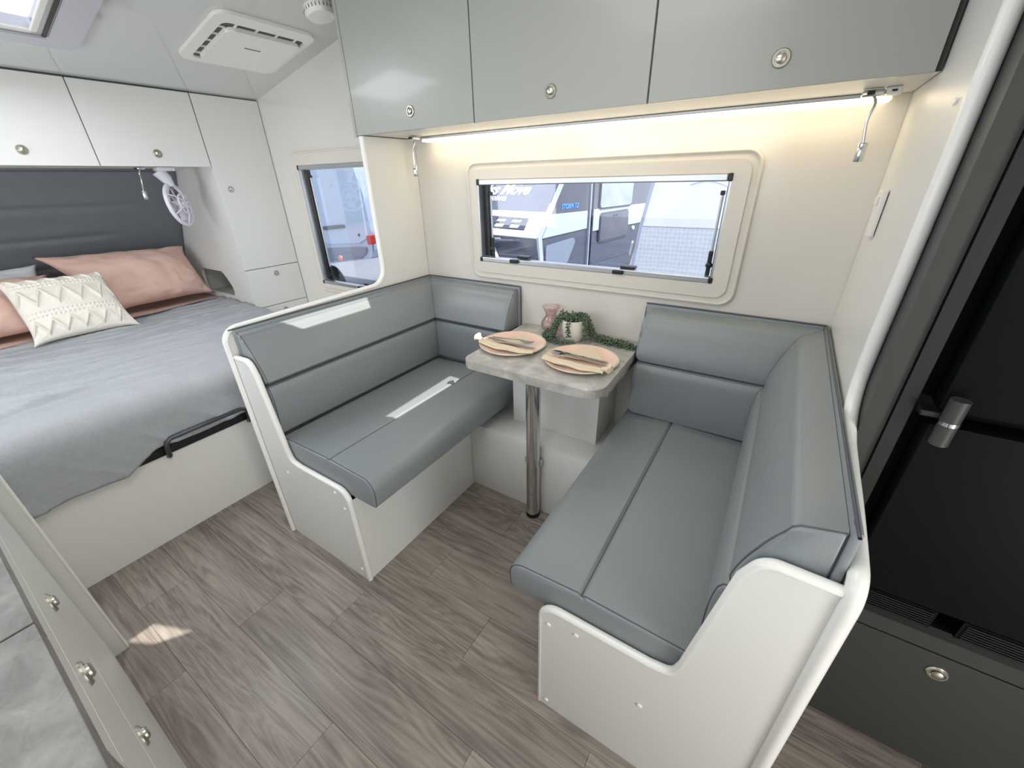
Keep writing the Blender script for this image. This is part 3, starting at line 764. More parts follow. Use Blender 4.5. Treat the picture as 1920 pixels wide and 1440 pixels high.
# ================================================================== BEDROOM
XF = -2.80
bc = thing('overhead_cabinet', (-3.0, .5, 1.497), 'white overhead cupboard with flat doors above the bed', 'cabinet')
obj('carcass', bx(-3.20, XF-.018, -.60, 1.2605, 1.500, 1.83), m_lam, bc)
edges = [1.2585, .780, .300, -.18, -.60]
for i in range(4):
    d = obj('door', bx(XF-.0175, XF, edges[i+1]+.0025, edges[i]-.0025, 1.497, 1.838, bev=.001), m_lam, bc)
    knob((XF, edges[i+1]+.245 if i < 2 else (edges[i]+edges[i+1])/2, 1.555), (1, 0, 0), d, .0155)
obj('top_rail', pr([(XF-.03, 1.8385), (XF-.004, 1.8385), (XF-.004, 1.8455), (XF-.03, 1.8405)], 'y', -.60, 1.262), m_gap, bc)
# wardrobe with a niche
wd = thing('wardrobe', (-3.1, 1.44, 0), 'tall narrow white wardrobe between the bed and the small window', 'wardrobe')
niche = rp([(-3.44, .735), (-3.035, .735), (-3.035, .80), (-3.12, .892), (-3.43, .892)], [.03, .04, .06, .05, .05], 6)
hxo = lambda z: hbx(z)-.01
obj('side_board', holed([(hbx(0)-.07, 0), (XF-.018, 0), (XF-.018, 1.8395), (hbx(1.8395)-.07, 1.8395)], [niche], 'y', 1.262, 1.278), m_lam, wd)
nb_ = NB()
for a_ in ((-3.475, -3.005, 1.42, 1.43, .715, .915), (-3.475, -3.005, 1.2785, 1.42, .905, .915), (-3.475, -3.005, 1.2785, 1.42, .715, .725), (-3.475, -3.465, 1.2785, 1.42, .725, .905), (-3.015, -3.005, 1.2785, 1.42, .725, .905)): box(nb_, *a_)
obj('niche_lining', nb_, mat('niche_grey', (190, 188, 180), .6), wd)
obj('face_frame', bx(XF-.028, XF-.0185, 1.2785, YW-.001, 0, 1.8455), m_gap, wd)
ds = [('door', .9235, 1.8385, (1.324, 1.382)), ('drawer', .679, .9195, (1.448, .876)), ('drawer', .436, .675, (1.446, .632)), ('drawer', .06, .432, (1.446, .36))]
for nm, z0, z1, (ky, kz) in ds:
    d = obj(nm, bx(XF-.018, XF, 1.2622, 1.6135, z0, z1, bev=.001), m_lam, wd); knob((XF, ky, kz), (1, 0, 0), d, .0135)
# headboard with horizontal channels
bm = NB(); ny = 90; zs = []
z = .60
while z <= 1.497: zs.append(z); z += .0115
grid = []
for zi in zs:
    row = []
    for j in range(ny+1):
        y = -.30+(1.258+.30)*j/ny
        g = 0
        for zc_, yend in ((1.312, 1.02), (1.150, .88), (.99, .9)):
            f = 1/(1+math.exp((y-yend)*40)); dz = (zi-zc_)
            g += f*(.016*math.exp(-(dz/.010)**2)-.006*math.exp(-((abs(dz)-.035)/.03)**2))
        e = min(1, min((y+.30), (1.258-y))/.03); e = max(0, e); ez = min(1, (1.497-zi)/.02)
        bul = .012*(1-(1-e)**2)*(1-(1-max(0, ez))**2)
        row.append(bm.verts.new((hbx(zi)+bul-g-.004, y, zi)))
    grid.append(row)
for a, b in zip(grid, grid[1:]):
    for j in range(ny): bm.faces.new((a[j], a[j+1], b[j+1], b[j]))
bmesh.ops.solidify(bm, geom=bm.faces[:]+bm.edges[:]+bm.verts[:], thickness=.03)
obj('headboard', bm, m_head, None, 'dark grey padded headboard with stitched channels behind the pillows', 'headboard', smooth='all')
# bed base
bb = thing('bed_base', (-2.8, .5, 0), 'white boxed bed base under the grey blanket', 'bed base')
obj('front_board', bx(-2.018, -2.0, -.60, 1.60, 0, .392), m_base, bb)
obj('platform', bx(-3.70, -2.02, -.28, 1.258, .30, .392), m_base, bb)
obj('frame_rail', bx(-2.03, -1.992, .10, 1.24, .3925, .430, bev=.002), m_black, bb)
hb_ = obj('lift_handle', tb(rp([(0, 0), (0, 1)], 0) and [Vector(p) for p in [(-1.982, .372, .388), (-1.962, .372, .400), (-1.955, .372, .440), (-1.955, .378, .462), (-1.955, .395, .475), (-1.955, .55, .474), (-1.955, .675, .474), (-1.955, .695, .462), (-1.955, .700, .440), (-1.962, .700, .400), (-1.982, .700, .388)]], .0095, 10), m_bar, bb, smooth=True)
for yy in (.372, .700): obj('bolt', lt([(0, 0), (.009, 0), (.009, .005), (0, .007)], (-1.972, yy, .392), (1, 0, 0), 10), m_nickel, hb_)
# mattress
obj('mattress', bx(-3.72, -2.035, -.27, 1.252, .432, .655, bev=.035, seg=4), m_pink, None, 'mattress in a pink sheet showing below the pillows', 'mattress', smooth=True)
# blanket
def zt_(x): 
    t = min(1, max(0, (-2.05-x)/.9)); return .668+.034*t*t*(3-2*t)
bm = NB(); path = []
EX = lambda y: -3.068-.112*y+.006*math.sin(y*9)
x = -3.185
while x < -2.10: path.append(('t', x)); x += .008
for k in range(9): path.append(('c', PI/2*k/8))
hang = 16
for k in range(1, hang+1): path.append(('h', k/hang))
rows_ = []; NYB = 110
for kind_, val in path:
    row = []
    for j in range(NYB+1):
        xx_ = val if kind_ == 't' else -2.0; y = -.268+(1.254+.04*min(1, max(0, (xx_+2.78)/.1))+.268)*j/NYB
        hem = .392 if y < .22 else (.392+.052*min(1, (y-.22)/.12))
        hem += .006*math.sin(y*21)
        e = 0
        if kind_ == 't':
            X_, Z_ = val, zt_(val); nrm = Vector((0, 0, 1))
            X_ = -2.10+(val+2.10)*(-2.10-EX(y))/1.085
        elif kind_ == 'c':
            X_ = -2.055+.085*math.sin(val); Z_ = zt_(-2.06)-.085*(1-math.cos(val)); nrm = Vector((math.sin(val), 0, math.cos(val)))
        else:
            X_ = -1.970; z0 = zt_(-2.06)-.085; Z_ = z0+(hem-z0)*val; nrm = Vector((1, 0, 0))
        p = Vector((X_, y, Z_))
        w = noise.noise(Vector((p.x*9+p.y*1.2, p.y*1.6, 3.1)))*.007+noise.noise(Vector((p.x*24+p.y*3, p.y*3.5, 8)))*.004+noise.noise(Vector((p.x*5, p.y*5, 1)))*.006+.016*max(0, 1-abs(noise.noise(Vector((p.x*5+p.y*1.2, p.y*.8, 5))))*11)*(.6+noise.noise(Vector((p.x*3, p.y*3, 9))))+.010*max(0, 1-abs(noise.noise(Vector((p.x*13-p.y*2, p.y*2.1, 15))))*7)
        if kind_ == 'h':
            w = noise.noise(Vector((2, p.y*14, p.z*3)))*.010*val+.012*max(0, 1-abs(noise.noise(Vector((2, p.y*5+p.z*5, p.z*3))))*7)*val+noise.noise(Vector((5, p.y*30+p.z*20, p.z*9)))*.004
            w = max(w, -.004)
        if kind_ == 'c': w = noise.noise(Vector((2, p.y*14, p.z*3)))*.004+noise.noise(Vector((p.x*20, p.y*6, 8)))*.003
        w += .0012*noise.noise(Vector((p.x*60, p.y*60, p.z*60)))
        p += nrm*(w+.006)
        # sides drop a little over the mattress edge
        dy = max(0, abs(y-.495)-.745)
        if kind_ in 'tc': p.z -= dy*dy*22
        row.append(bm.verts.new(p))
    rows_.append(row)
for a, b in zip(rows_, rows_[1:]):
    for j in range(NYB): bm.faces.new((a[j], b[j], b[j+1], a[j+1]))
bk = obj('blanket', bm, m_blank, None, 'grey woven blanket spread over the bed', 'blanket', smooth='all', recalc=False)
md = bk.modifiers.new('thick', 'SOLIDIFY'); md.thickness = .005; md.offset = -1
bm = NB(); rr_ = []
for k in range(8):
    t_ = k/7; row = []
    for j in range(61):
        y = -.265+1.515*j/60; xx = EX(y)+.012-.040*t_+.003*math.sin(y*17)
        row.append(bm.verts.new((xx, y, .7205-.016*t_**2+.003*noise.noise(Vector((y*9, t_*2, 4))))))
    rr_.append(row)
for a, b in zip(rr_, rr_[1:]):
    for j in range(60): bm.faces.new((a[j], a[j+1], b[j+1], b[j]))
hm = obj('folded_hem', bm, m_under, bk, smooth='all', label='blue-grey turned underside of the blanket')
hm.modifiers.new('thick', 'SOLIDIFY').thickness = .004
# pink sheet turn under pillows
bm = NB(); rr_ = []
for k in range(14):
    t_ = k/13; row = []
    for j in range(61):
        y = -.266+1.516*j/60; xx = EX(y)-.012-.42*t_
        row.append(bm.verts.new((xx, y, .712+.005*noise.noise(Vector((xx*14, y*7, 2)))-.02*t_)))
    rr_.append(row)
for a, b in zip(rr_, rr_[1:]):
    for j in range(60): bm.faces.new((a[j], a[j+1], b[j+1], b[j]))
ps = obj('top_sheet', bm, m_pink, None, 'pink cotton sheet edge between the blanket and the pillows', 'sheet', smooth='all')
ps.modifiers.new('thick', 'SOLIDIFY').thickness = .012

def pillow(name, TL, TR, BR, BL, th, mt, label, seed=0, flange=0, relief=None, nu=48, nv=36, wr=.013, group=None):
    TL, TR, BR, BL = map(Vector, (TL, TR, BR, BL)); n = (TR-TL).cross(BL-TL).normalized()
    if n.x < 0: n = -n
    bm = NB(); front = []; back = []
    for i in range(nv+1):
        v = i/nv; ra = []; rb = []
        for j in range(nu+1):
            u = j/nu; a, b = 2*u-1, 2*v-1
            # pulled-in edges, pointed corners
            pu = a*(1-.10*(1-b**4)*abs(a)**2); pv = b*(1-.11*(1-a**4)*abs(b)**2)
            U, V = (pu+1)/2, (pv+1)/2; crease = max(0, 1-abs(noise.noise(Vector((u*3.5+v*3+seed, v*2.2-u*1.5, seed+7))))*9)*wr*.55
            p = (TL*(1-U)+TR*U)*(1-V)+(BL*(1-U)+BR*U)*V
            h = ((1-a**2)*(1-b**2)); h = max(0, h)**.42
            e = 1-max(abs(a), abs(b))
            w = wr*(noise.noise(Vector((u*5+seed, v*5, seed)))+.5*noise.noise(Vector((u*11, v*13+seed, 3))))*min(1, e*8)+crease*min(1, e*8)
            edgew = wr*1.2*noise.noise(Vector((math.atan2(b, a)*6+seed, e*5, seed*2)))*max(0, 1-e*3.5)*min(1, e*20)
            d = th*h+w+edgew
            if relief and e > .01: d += relief(u, v)*min(1, e*14)
            ra.append(bm.verts.new(p+n*d))
            if 0 < i < nv and 0 < j < nu: rb.append(bm.verts.new(p-n*(th*.55*h+.002)))
            else: rb.append(ra[-1])
        front.append(ra); back.append(rb)
    for i in range(nv):
        for j in range(nu):
            bm.faces.new((front[i][j], front[i+1][j], front[i+1][j+1], front[i][j+1]))
            try: bm.faces.new((back[i][j], back[i][j+1], back[i+1][j+1], back[i+1][j]))
            except ValueError: pass
    return obj(name, bm, mt, None, label, 'cushion' if relief else 'pillow', group, smooth='all')
pillow('pillow', (-3.53, -.10, 1.04), (-3.50, .520, 1.035), (-3.40, .52, .76), (-3.40, -.10, .76), .045, m_whitec, 'white pillow standing at the back left behind the pink pillow', 5)
pillow('pillow', (-3.46, .500, 1.075), (-3.47, 1.225, 1.045), (-3.26, 1.232, .742), (-3.26, .680, .738), .095, m_pink, 'large pink pillow leaning on the headboard at the right side of the bed', 1)
pillow('pillow', (-3.43, -.20, .985), (-3.41, .525, .985), (-3.18, .440, .742), (-3.18, -.20, .742), .090, m_pink, 'pink pillow at the left edge of the photo, partly behind the knitted cushion', 2)
def knit(u, v):
    r = 0
    def zig(vv, c, hgt, per, wd):
        tri = abs(((u*per) % 1)*2-1)*2-1; d = abs(vv-(c+hgt*tri)); return max(0, 1-(d/wd)**2)
    r += .015*zig(v, .38, .11, 5.0, .040)
    r += .015*zig(v, .82, .09, 6.0, .036)
    r += .010*zig(v, .07, .05, 6, .026)
    for c in (.15, .20, .60, .66):
        d = abs(v-c); r += .007*max(0, 1-(d/.020)**2)*(.55+.45*math.sin(u*150+(v-c)*60))
    r += .0007*math.sin(u*190)*math.sin(v*150)
    return r
pillow('knitted_cushion', (-3.215, .295, 1.005), (-3.215, .700, .990), (-2.985, .712, .705), (-2.985, .285, .712), .062, m_knit, 'ivory cable-knit cushion with zigzag ridges in front of the pillows', 9, relief=knit, nu=190, nv=150, wr=.003)

# reading light and caged fan above the bed
reading_light((-2.93, .968, 1.4985), 'small chrome reading light under the bedroom cupboard, left of the white fan', (.0, -.012))
fn = thing('caged_fan', (-2.93, 1.07, 1.4985), 'white folding caged fan hanging under the bedroom cupboard', 'fan')
fm = obj('mount', bx(-2.965, -2.895, 1.035, 1.115, 1.4785, 1.4985, bev=.005), m_lilac, fn, smooth=True)
arm_ = obj('yoke', tb([(-2.935, 1.045, 1.480), (-2.93, 1.070, 1.440), (-2.925, 1.082, 1.405)], [.032, .028, .016], 12), m_lilac, fn, smooth=True)
FC = Vector((-2.93, 1.085, 1.310)); FN = Vector((.70, .70, .12)).normalized()
q = FN.to_track_quat('Z', 'Y')
def fring(r, off, t): return [FC+FN*off+q @ Vector((r*math.cos(2*PI*k/40), r*math.sin(2*PI*k/40), 0)) for k in range(40)]
cg = obj('cage', tube(NB(), fring(.105, 0, 0), .0105, 10, closed=True), m_lilac, fn, smooth='all')
obj('inner_ring', tube(NB(), fring(.052, .030, 0), .005, 8, closed=True), m_lilac, cg, smooth='all')
obj('inner_ring', tube(NB(), fring(.052, -.030, 0), .005, 8, closed=True), m_lilac, cg, smooth='all')
for k in range(6):
    an = 2*PI*k/6+.3
    for sg in (1, -1):
        pts = [FC+FN*(off*sg)+q @ Vector((r*math.cos(an+tw), r*math.sin(an+tw), 0)) for r, off, tw in ((.022, .036, 0), (.055, .032, .05), (.085, .018, .12), (.105, 0, .18))]
        obj('rib', tb(spline(pts, 4), .0042, 6), m_lilac, cg, smooth='all')
hub = obj('hub', lt([(0, -.036), (.022, -.036), (.024, -.03), (.024, .03), (.022, .037), (0, .038)], FC, FN, 20), m_lilac, fn, smooth=True)
obj('tilt_knob', lt([(0, 0), (.012, 0), (.013, .008), (.010, .018), (0, .020)], FC+Vector((-.70, .70, 0))*.108, (-.7, .7, 0), 14), m_lilac, fn, smooth=True)
for k in range(4):
    an = PI/2*k; bm = NB(); vs = []
    for r, h in ((.022, .006), (.05, .012), (.08, .010), (.092, .002)):
        for sg in (-1, 1):
            tw = an+sg*(.38 if r > .03 else .2); vs.append(bm.verts.new(FC+q @ Vector((r*math.cos(tw), r*math.sin(tw), sg*h))))
    for i in range(0, 6, 2): bm.faces.new((vs[i], vs[i+1], vs[i+3], vs[i+2]))
    o = obj('blade', bm, m_lilac, fn, smooth='all'); o.modifiers.new('thick', 'SOLIDIFY').thickness = .002

# ================================================================== CEILING FITTINGS (on the sloped part)
ac = thing('ceiling_air_conditioner', (-2.15, 1.30, 1.95), 'square white ceiling air conditioner panel near the wardrobe', 'air conditioner')
U0, U1, V0, V1 = su(-2.430), su(-2.003), 1.088, 1.514
obj('surround', on_slope(holed(rrect(U0, U1, V0, V1, .05, 8), [rrect(U0+.034, U1-.062, V0+.045, V1-.026, .03, 6)], 'z', -.014, -.0005)), m_wplast, ac)
obj('recess', on_slope(bx(U0+.033, U1-.061, V0+.044, V1-.025, -.006, -.001)), m_grille, ac)
cv = obj('cover', on_slope(prism(NB(), rrect(U0+.038, U1-.094, V0+.072, V1-.030, .03, 6), 'z', -.024, -.007, bev=.004)), m_wplast, ac)
obj('badge', on_slope(bx(su(-2.20)-.010, su(-2.20)-.004, 1.275, 1.345, -.0250, -.0241)), m_grille, cv)
for k in range(5):
    u = U0+.075+k*.062; obj('grille_bar', on_slope(bx(u, u+.004, V0+.046, V0+.074, -.013, -.0065)), m_wplast, ac)
for k in range(4):
    v = V0+.10+k*.085; obj('grille_bar', on_slope(bx(U1-.096, U1-.062, v, v+.004, -.013, -.0065)), m_wplast, ac)
al = thing('smoke_alarm', (-1.83, 1.40, 2.03), 'round white smoke alarm on the ceiling at the top edge beside the overhead cabinet', 'smoke alarm')
ac_n = Vector((math.sin(math.atan(.197)), 0, -math.cos(math.atan(.197))))
AC0 = Vector((-1.815, 1.405, ceil_z(-1.815)))
bd = obj('body', lt([(0, 0), (.062, 0), (.064, .006), (.062, .022), (.052, .034), (.0, .036)], AC0, ac_n, 36), m_wplast, al, smooth=True)
obj('button', lt([(.0, 0), (.017, 0), (.0175, .002), (.015, .003), (0, .003)], AC0+ac_n*.0345+Vector((-.030, .01, 0)), ac_n, 20), m_wplast, al, smooth=True)
obj('button_ring', tb([AC0+ac_n*.0362+Vector((-.030, .01, 0))+ac_n.to_track_quat('Z', 'Y') @ Vector((.0185*math.cos(2*PI*k/24), .0185*math.sin(2*PI*k/24), 0)) for k in range(24)], .0009, 6, closed=True), m_grille, al)
for k in range(26):
    an = 2*PI*k/26; qq = ac_n.to_track_quat('Z', 'Y'); c = AC0+ac_n*.014
    obj('vent_slot', tb([c+qq @ Vector((.0622*math.cos(an), .0622*math.sin(an), -.006)), c+qq @ Vector((.0625*math.cos(an), .0625*math.sin(an), .007))], .0022, 4), m_grille, al)
# roof hatch
rh = thing('roof_hatch', (-2.22, .46, 1.95), 'square roof hatch glowing with daylight above the bed', 'hatch')
H0, H1, G0, G1 = su(-2.522), su(-1.93), .18, .776
obj('surround', on_slope(holed(rrect(H0, H1, G0, G1, .035, 6), [rrect(su(-2.462), su(-1.99), .24, .690, .015)], 'z', -.020, -.0005)), mat('hatch_surround', (196, 196, 202), .35), rh)
obj('inner_frame', on_slope(holed(rrect(su(-2.462), su(-1.99), .24, .688, .01), [rrect(su(-2.435), su(-2.02), .27, .655, .01)], 'z', -.012, .03)), m_alu, rh)
obj('seal', on_slope(bx(su(-2.458), su(-1.995), .672, .684, -.0145, -.0125)), m_black, rh)
obj('dome_pane', on_slope(bx(su(-2.46), su(-1.99), .242, .688, .0305, .036)), m_hatchglass, rh)
obj('sliding_blind_rail', on_slope(bx(su(-2.452), su(-2.000), .640, .660, -.013, -.004, bev=.003)), m_wplast, rh)
obj('sliding_blind_rail', on_slope(bx(su(-2.452), su(-2.432), .25, .660, -.013, -.004, bev=.003)), m_wplast, rh)

# ================================================================== FRIDGE SIDE
YF = .960
fc = thing('fridge_cabinet', (.7, 1.25, 0), 'shade-darkened grey-green cabinet around the fridge, with a drawer at floor level', 'cabinet')
obj('side_stile', bx(.2155, .250, YF, YW-.002, 0, 2.08), m_drk, fc)
obj('far_stile', bx(.905, 1.548, YF, YW-.002, 0, 2.08), m_drk, fc)
obj('plinth', bx(.2505, .9045, YF+.03, YW-.002, 0, .03), m_drk, fc)
obj('top_panel', bx(.2505, .9045, YF, YW-.002, 1.80, 2.08), m_drk, fc)
obj('rail', bx(.2505, .9045, YF, YF+.018, .422, .472), m_drk, fc)
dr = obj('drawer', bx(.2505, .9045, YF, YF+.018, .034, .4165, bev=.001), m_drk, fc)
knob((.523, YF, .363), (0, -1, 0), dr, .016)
fr = thing('fridge', (.58, 1.25, .48), 'tall black fridge with two doors in the cabinet on the right', 'fridge')
obj('cabinet_body', bx(.254, .900, YF+.03, YW-.01, .476, 1.79), m_fridge, fr)
obj('gasket_frame', holed([(.2515, .474), (.9035, .474), (.9035, 1.795), (.2515, 1.795)], [[(.275, .50), (.885, .50), (.885, 1.77), (.275, 1.77)]], 'y', YF-.008, YF+.029), m_black, fr)
obj('lower_door', bx(.300, .880, YF-.026, YF+.028, .560, .985, bev=.006), m_fridge, fr, smooth=True)
obj('upper_door', bx(.300, .880, YF-.026, YF+.028, 1.012, 1.765, bev=.006), m_fridge, fr, smooth=True)
lk = obj('door_catch', tb([(.318, YF-.040, .955), (.318, YF-.040, 1.045)], .014, 14), m_drk, fr, smooth=True)
obj('catch_band', tb([(.318, YF-.040, .996), (.318, YF-.040, 1.003)], .0152, 14), m_chrome, lk, smooth=True)
obj('catch_arm', bx(.278, .312, YF-.035, YF-.009, 1.000, 1.012, bev=.003), m_black, lk)
for k in range(3):
    x0 = .30+k*.20
    g = obj('vent_grille', bx(x0, x0+.16, YF-.016, YF+.028, .500, .552), m_fridge, fr)
    for j in range(7): obj('slat', bx(x0+.006, x0+.154, YF-.020, YF-.0165, .505+j*.0065, .508+j*.0065), m_black, g)

# ================================================================== KITCHEN (lower left)
YKF = -.064
kc = thing('kitchen_cabinet', (-.9, -.35, 0), 'white kitchen base cabinet along the lower left edge, with push-knob fronts', 'cabinet')
obj('carcass', bx(-1.570, -.480, -.630, YKF-.019, 0, .872), m_lam, kc)
obj('top_rail', bx(-1.570, -.480, YKF-.018, YKF, .826, .876), m_lam, kc)
for nm, x0, x1, z0, z1, k_ in (('drawer', -.952, -.496, .606, .822, (-.726, .762)), ('door', -.952, -.496, .05, .602, (-.743, .554)), ('door', -1.566, -.956, .05, .822, (-1.015, .704))):
    d = obj(nm, bx(x0, x1, YKF-.0185, YKF, z0, z1, bev=.0012), m_lam, kc)
    knob((k_[0], YKF, k_[1]), (0, 1, 0), d, .0165)
obj('worktop', bx(-1.570, -.690, -.630, YKF+.001, .880, .915, bev=.0012), m_counter, None, 'grey stone-look worktop in the lower left corner, the far slab', 'worktop')
obj('worktop', bx(-.686, .60, -.630, YKF+.001, .880, .915, bev=.0012), m_counter, None, 'grey stone-look worktop in the lower left corner, the near slab', 'worktop')
ke = thing('end_panel', (-1.583, -.33, 0), 'upright white end panel with a moulded edge beside the kitchen cabinet', 'panel')
obj('board', bx(-1.592, -1.574, -.640, -.032, 0, .985), m_lam, ke)
obj('edge_trim', bx(-1.5945, -1.5715, -.034, -.026, 0, .985, bev=.0035, seg=3), m_trim, ke, smooth=True)
ov = thing('oven', (-.2, -.35, 0), 'black glass oven front at the bottom left corner below the worktop', 'oven')
obj('casing', bx(-.470, .10, -.60, YKF-.012, .30, .875), m_black, ov)
obj('glass_door', bx(-.466, .096, YKF-.0115, YKF, .32, .80, bev=.002), m_dstone, ov)
obj('control_panel', bx(-.466, .096, YKF-.0115, YKF, .805, .872, bev=.002), m_dstone, ov)
obj('handle', tb([(-.44, YKF+.02, .775), (.07, YKF+.02, .775)], .006, 10), m_nickel, ov, smooth=True)
obj('base_plinth', bx(-.475, .60, -.62, YKF-.02, 0, .295), m_lam, kc)

# ================================================================== OUTSIDE
obj('ground', bx(-14, 8, YW+.06, 16, -.70, -.65), m_ground, kind='structure')
class Pl:
    def __init__(s, P, u, v): s.P = Vector(P); s.u = Vector(u).normalized(); s.v = Vector(v).normalized(); s.n = s.u.cross(s.v).normalized()
    def pt(s, a, b, d=0): return s.P+s.u*a+s.v*b+s.n*d
    def slab(s, pts, d0, d1, bm=None):
        bm = bm or NB(); A = [bm.verts.new(s.pt(a, b, d0)) for a, b in pts]; B = [bm.verts.new(s.pt(a, b, d1)) for a, b in pts]; n = len(pts)
        bm.faces.new(A); bm.faces.new(B)
        for i in range(n): bm.faces.new((A[i], A[(i+1) % n], B[(i+1) % n], B[i]))
        return bm
P0 = Vector((-2.42, 4.30, .79)); U = Vector((.17, .985, 0)).normalized()
SD = Pl((P0.x, P0.y, 0), U, (0, 0, 1))          # side wall, v = world z ; n = U x Z = (+.985,-.17,0)
cv_ = thing('caravan', (P0.x, P0.y+1, -.65), 'charcoal and white caravan parked outside the dinette window', 'caravan')
body = [(0.0, .79), (.41, 1.33), (.62, 1.62), (3.6, 1.9), (3.6, -.2), (.35, -.2), (.02, .40)]
obj('body_shell', SD.slab(body, -1.9, -.001), m_cvd, cv_)
obj('upper_cladding', SD.slab([(.28, 1.02+.13), (.42, 1.34), (.62, 1.62), (3.55, 1.88), (3.55, 1.02), (.22, 1.02)], .0, .012), m_cvg, cv_)
obj('side_stripe', SD.slab([(.255, 1.02), (1.02, 1.015), (1.02, .80), (.085, .77)], .0, .014), m_cvp, cv_)
obj('side_stripe', SD.slab([(1.15, 1.02), (3.2, 1.02), (3.2, .75), (1.15, .75)], .0, .014), m_cvp, cv_)
obj('front_edge_strip', SD.slab([(-.012, .79), (.40, 1.345), (.60, 1.64), (.66, 1.64), (.455, 1.335), (.055, .79), (.09, .50), (.03, .50)], .0, .030), mat('pale_grey_trim', (176, 184, 200), .3), cv_)
for a in (1.055, 1.125): obj('corner_strip', SD.slab([(a, -.15), (a+.018, -.15), (a+.018, 1.75), (a, 1.75)], .0, .03), m_cvd if a > 1.1 else mat('pale_grey_trim', (176, 184, 200), .3), cv_)
hd_ = obj('storage_door', SD.slab(rp([(1.335, .605), (2.13, .615), (2.09, .955), (1.335, .945)], .05), .0141, .03), m_cvg, cv_)
obj('door_frame', SD.slab(rp([(1.315, .585), (2.15, .595), (2.11, .975), (1.315, .965)], .06), .0138, .022), m_cvd, cv_)
for a in (1.68, 1.75): obj('lock', lt([(0, 0), (.012, 0), (.010, .008), (0, .01)], SD.pt(a, .91, .031), SD.n, 10), m_black, hd_)
obj('side_window', SD.slab(rp([(1.29, 1.03), (2.15, 1.03), (2.17, 1.45), (1.30, 1.45)], .05), .0125, .035), mat('smoked_window', (150, 160, 166), .1, coat=.5, var=.5, vscale=5), cv_)
obj('window_frame', SD.slab(rp([(1.27, 1.01), (2.17, 1.01), (2.19, 1.47), (1.28, 1.47)], .06), .0122, .026), m_black, cv_)
obj('lower_hatch', SD.slab(rp([(.15, .45), (.60, .42), (.80, .72), (.15, .68)], .05), .001, .018), mat('hatch_grey', (120, 130, 148), .3), cv_)
obj('hinge_knob', lt([(0, 0), (.03, 0), (.025, .02), (0, .02)], SD.pt(2.33, .69, .001), SD.n, 10), m_cvw, cv_)
for z_ in (.18, .33): obj('skirt_rib', SD.slab([(1.2, z_), (2.9, z_), (2.9, z_+.015), (1.2, z_+.015)], .0, .010), m_cvg, cv_)
# front nose, leaning back
a_ = SD.pt(.41, 1.33); CL = (a_-P0).normalized(); Wd = Vector((-U.y, U.x, 0))
FR = Pl(P0, Wd, CL)
sgn_ = 1 if FR.n.y < 0 else -1
def fslab(pts, d0, d1): return FR.slab(pts, sgn_*d0, sgn_*d1)
obj('nose_white', fslab([(0, -.02), (1.9, -.02), (1.9, .42), (0, .42)], .001, .02), m_cvw, cv_)
obj('nose_cover', fslab([(0.005, .315), (1.9, .315), (1.9, 1.0), (.005, 1.0)], .0205, .03), mat('dark_nose_cover', (92, 96, 114), .2, coat=.3, var=.35, vscale=4), cv_)
bw_ = obj('stone_guard_bar', holed([(0.02, -.05), (.80, -.05), (.80, .105), (.02, .09)], [rp([(.10+k*.24, .035), (.26+k*.24, .035), (.26+k*.24, .075), (.10+k*.24, .075)], .018) for k in range(3)]+[rp([(.10+k*.24, -.035), (.26+k*.24, -.035), (.26+k*.24, .015), (.10+k*.24, .015)], .02) for k in range(3)], 'z', 0, .02), m_cvd, None)
bw_.parent = cv_
R_ = Matrix((FR.u, FR.v, FR.n)).transposed(); cen = bw_.location.copy(); cen.z = 0
bw_.rotation_euler = R_.to_euler(); bw_.location = FR.pt(cen.x, cen.y, sgn_*.24)-cv_.location
for k in range(3):
    obj('drawbar', tb([FR.pt(.15+k*.3, -.12, sgn_*.1), FR.pt(.25+k*.3, -.35, sgn_*.5)], .02, 8), m_alu if k else m_cvd, cv_)
obj('gas_locker', fslab([(.35, -.36), (1.5, -.36), (1.5, -.12), (.62, -.12)], .05, .5), m_cvw, cv_)
def text(body, plane, a, b, d, size, mt, parent, shear=0, name='lettering', bold=0):
    cu = bpy.data.curves.new('t', 'FONT'); cu.body = body; cu.size = size; cu.shear = shear; cu.extrude = .002; cu.offset = bold; cu.fill_mode = 'BOTH'
    o = bpy.data.objects.new('tmp', cu); COL.objects.link(o); bpy.context.view_layer.update()
    me = bpy.data.meshes.new_from_object(o.evaluated_get(bpy.context.evaluated_depsgraph_get())); bpy.data.objects.remove(o)
    o = bpy.data.objects.new(name, me); COL.objects.link(o); me.materials.append(mt); o.parent = parent
    return o
def place_text(o, P, u, v, parent):
    u = u.normalized(); v = v.normalized(); n = u.cross(v)
    M_ = Matrix((u, v, n)).transposed(); o.rotation_euler = M_.to_euler(); o.location = P-wloc(parent)
tx = text('STORM 7.2', SD, 0, 0, 0, .075, m_blue, cv_, .2, bold=.003); place_text(tx, SD.pt(.44, 1.065, .016), SD.u, SD.v, cv_)
tx = text('Kiss Move', FR, 0, 0, 0, .21, m_wdecal, cv_, .35, bold=.006); place_text(tx, FR.pt(1.26, .525, sgn_*.034), -FR.u, FR.v, cv_)
tx = text('CARAVANS', FR, 0, 0, 0, .085, m_wdecal, cv_, 0, bold=.003); place_text(tx, FR.pt(1.15, .435, sgn_*.034), -FR.u, FR.v, cv_)
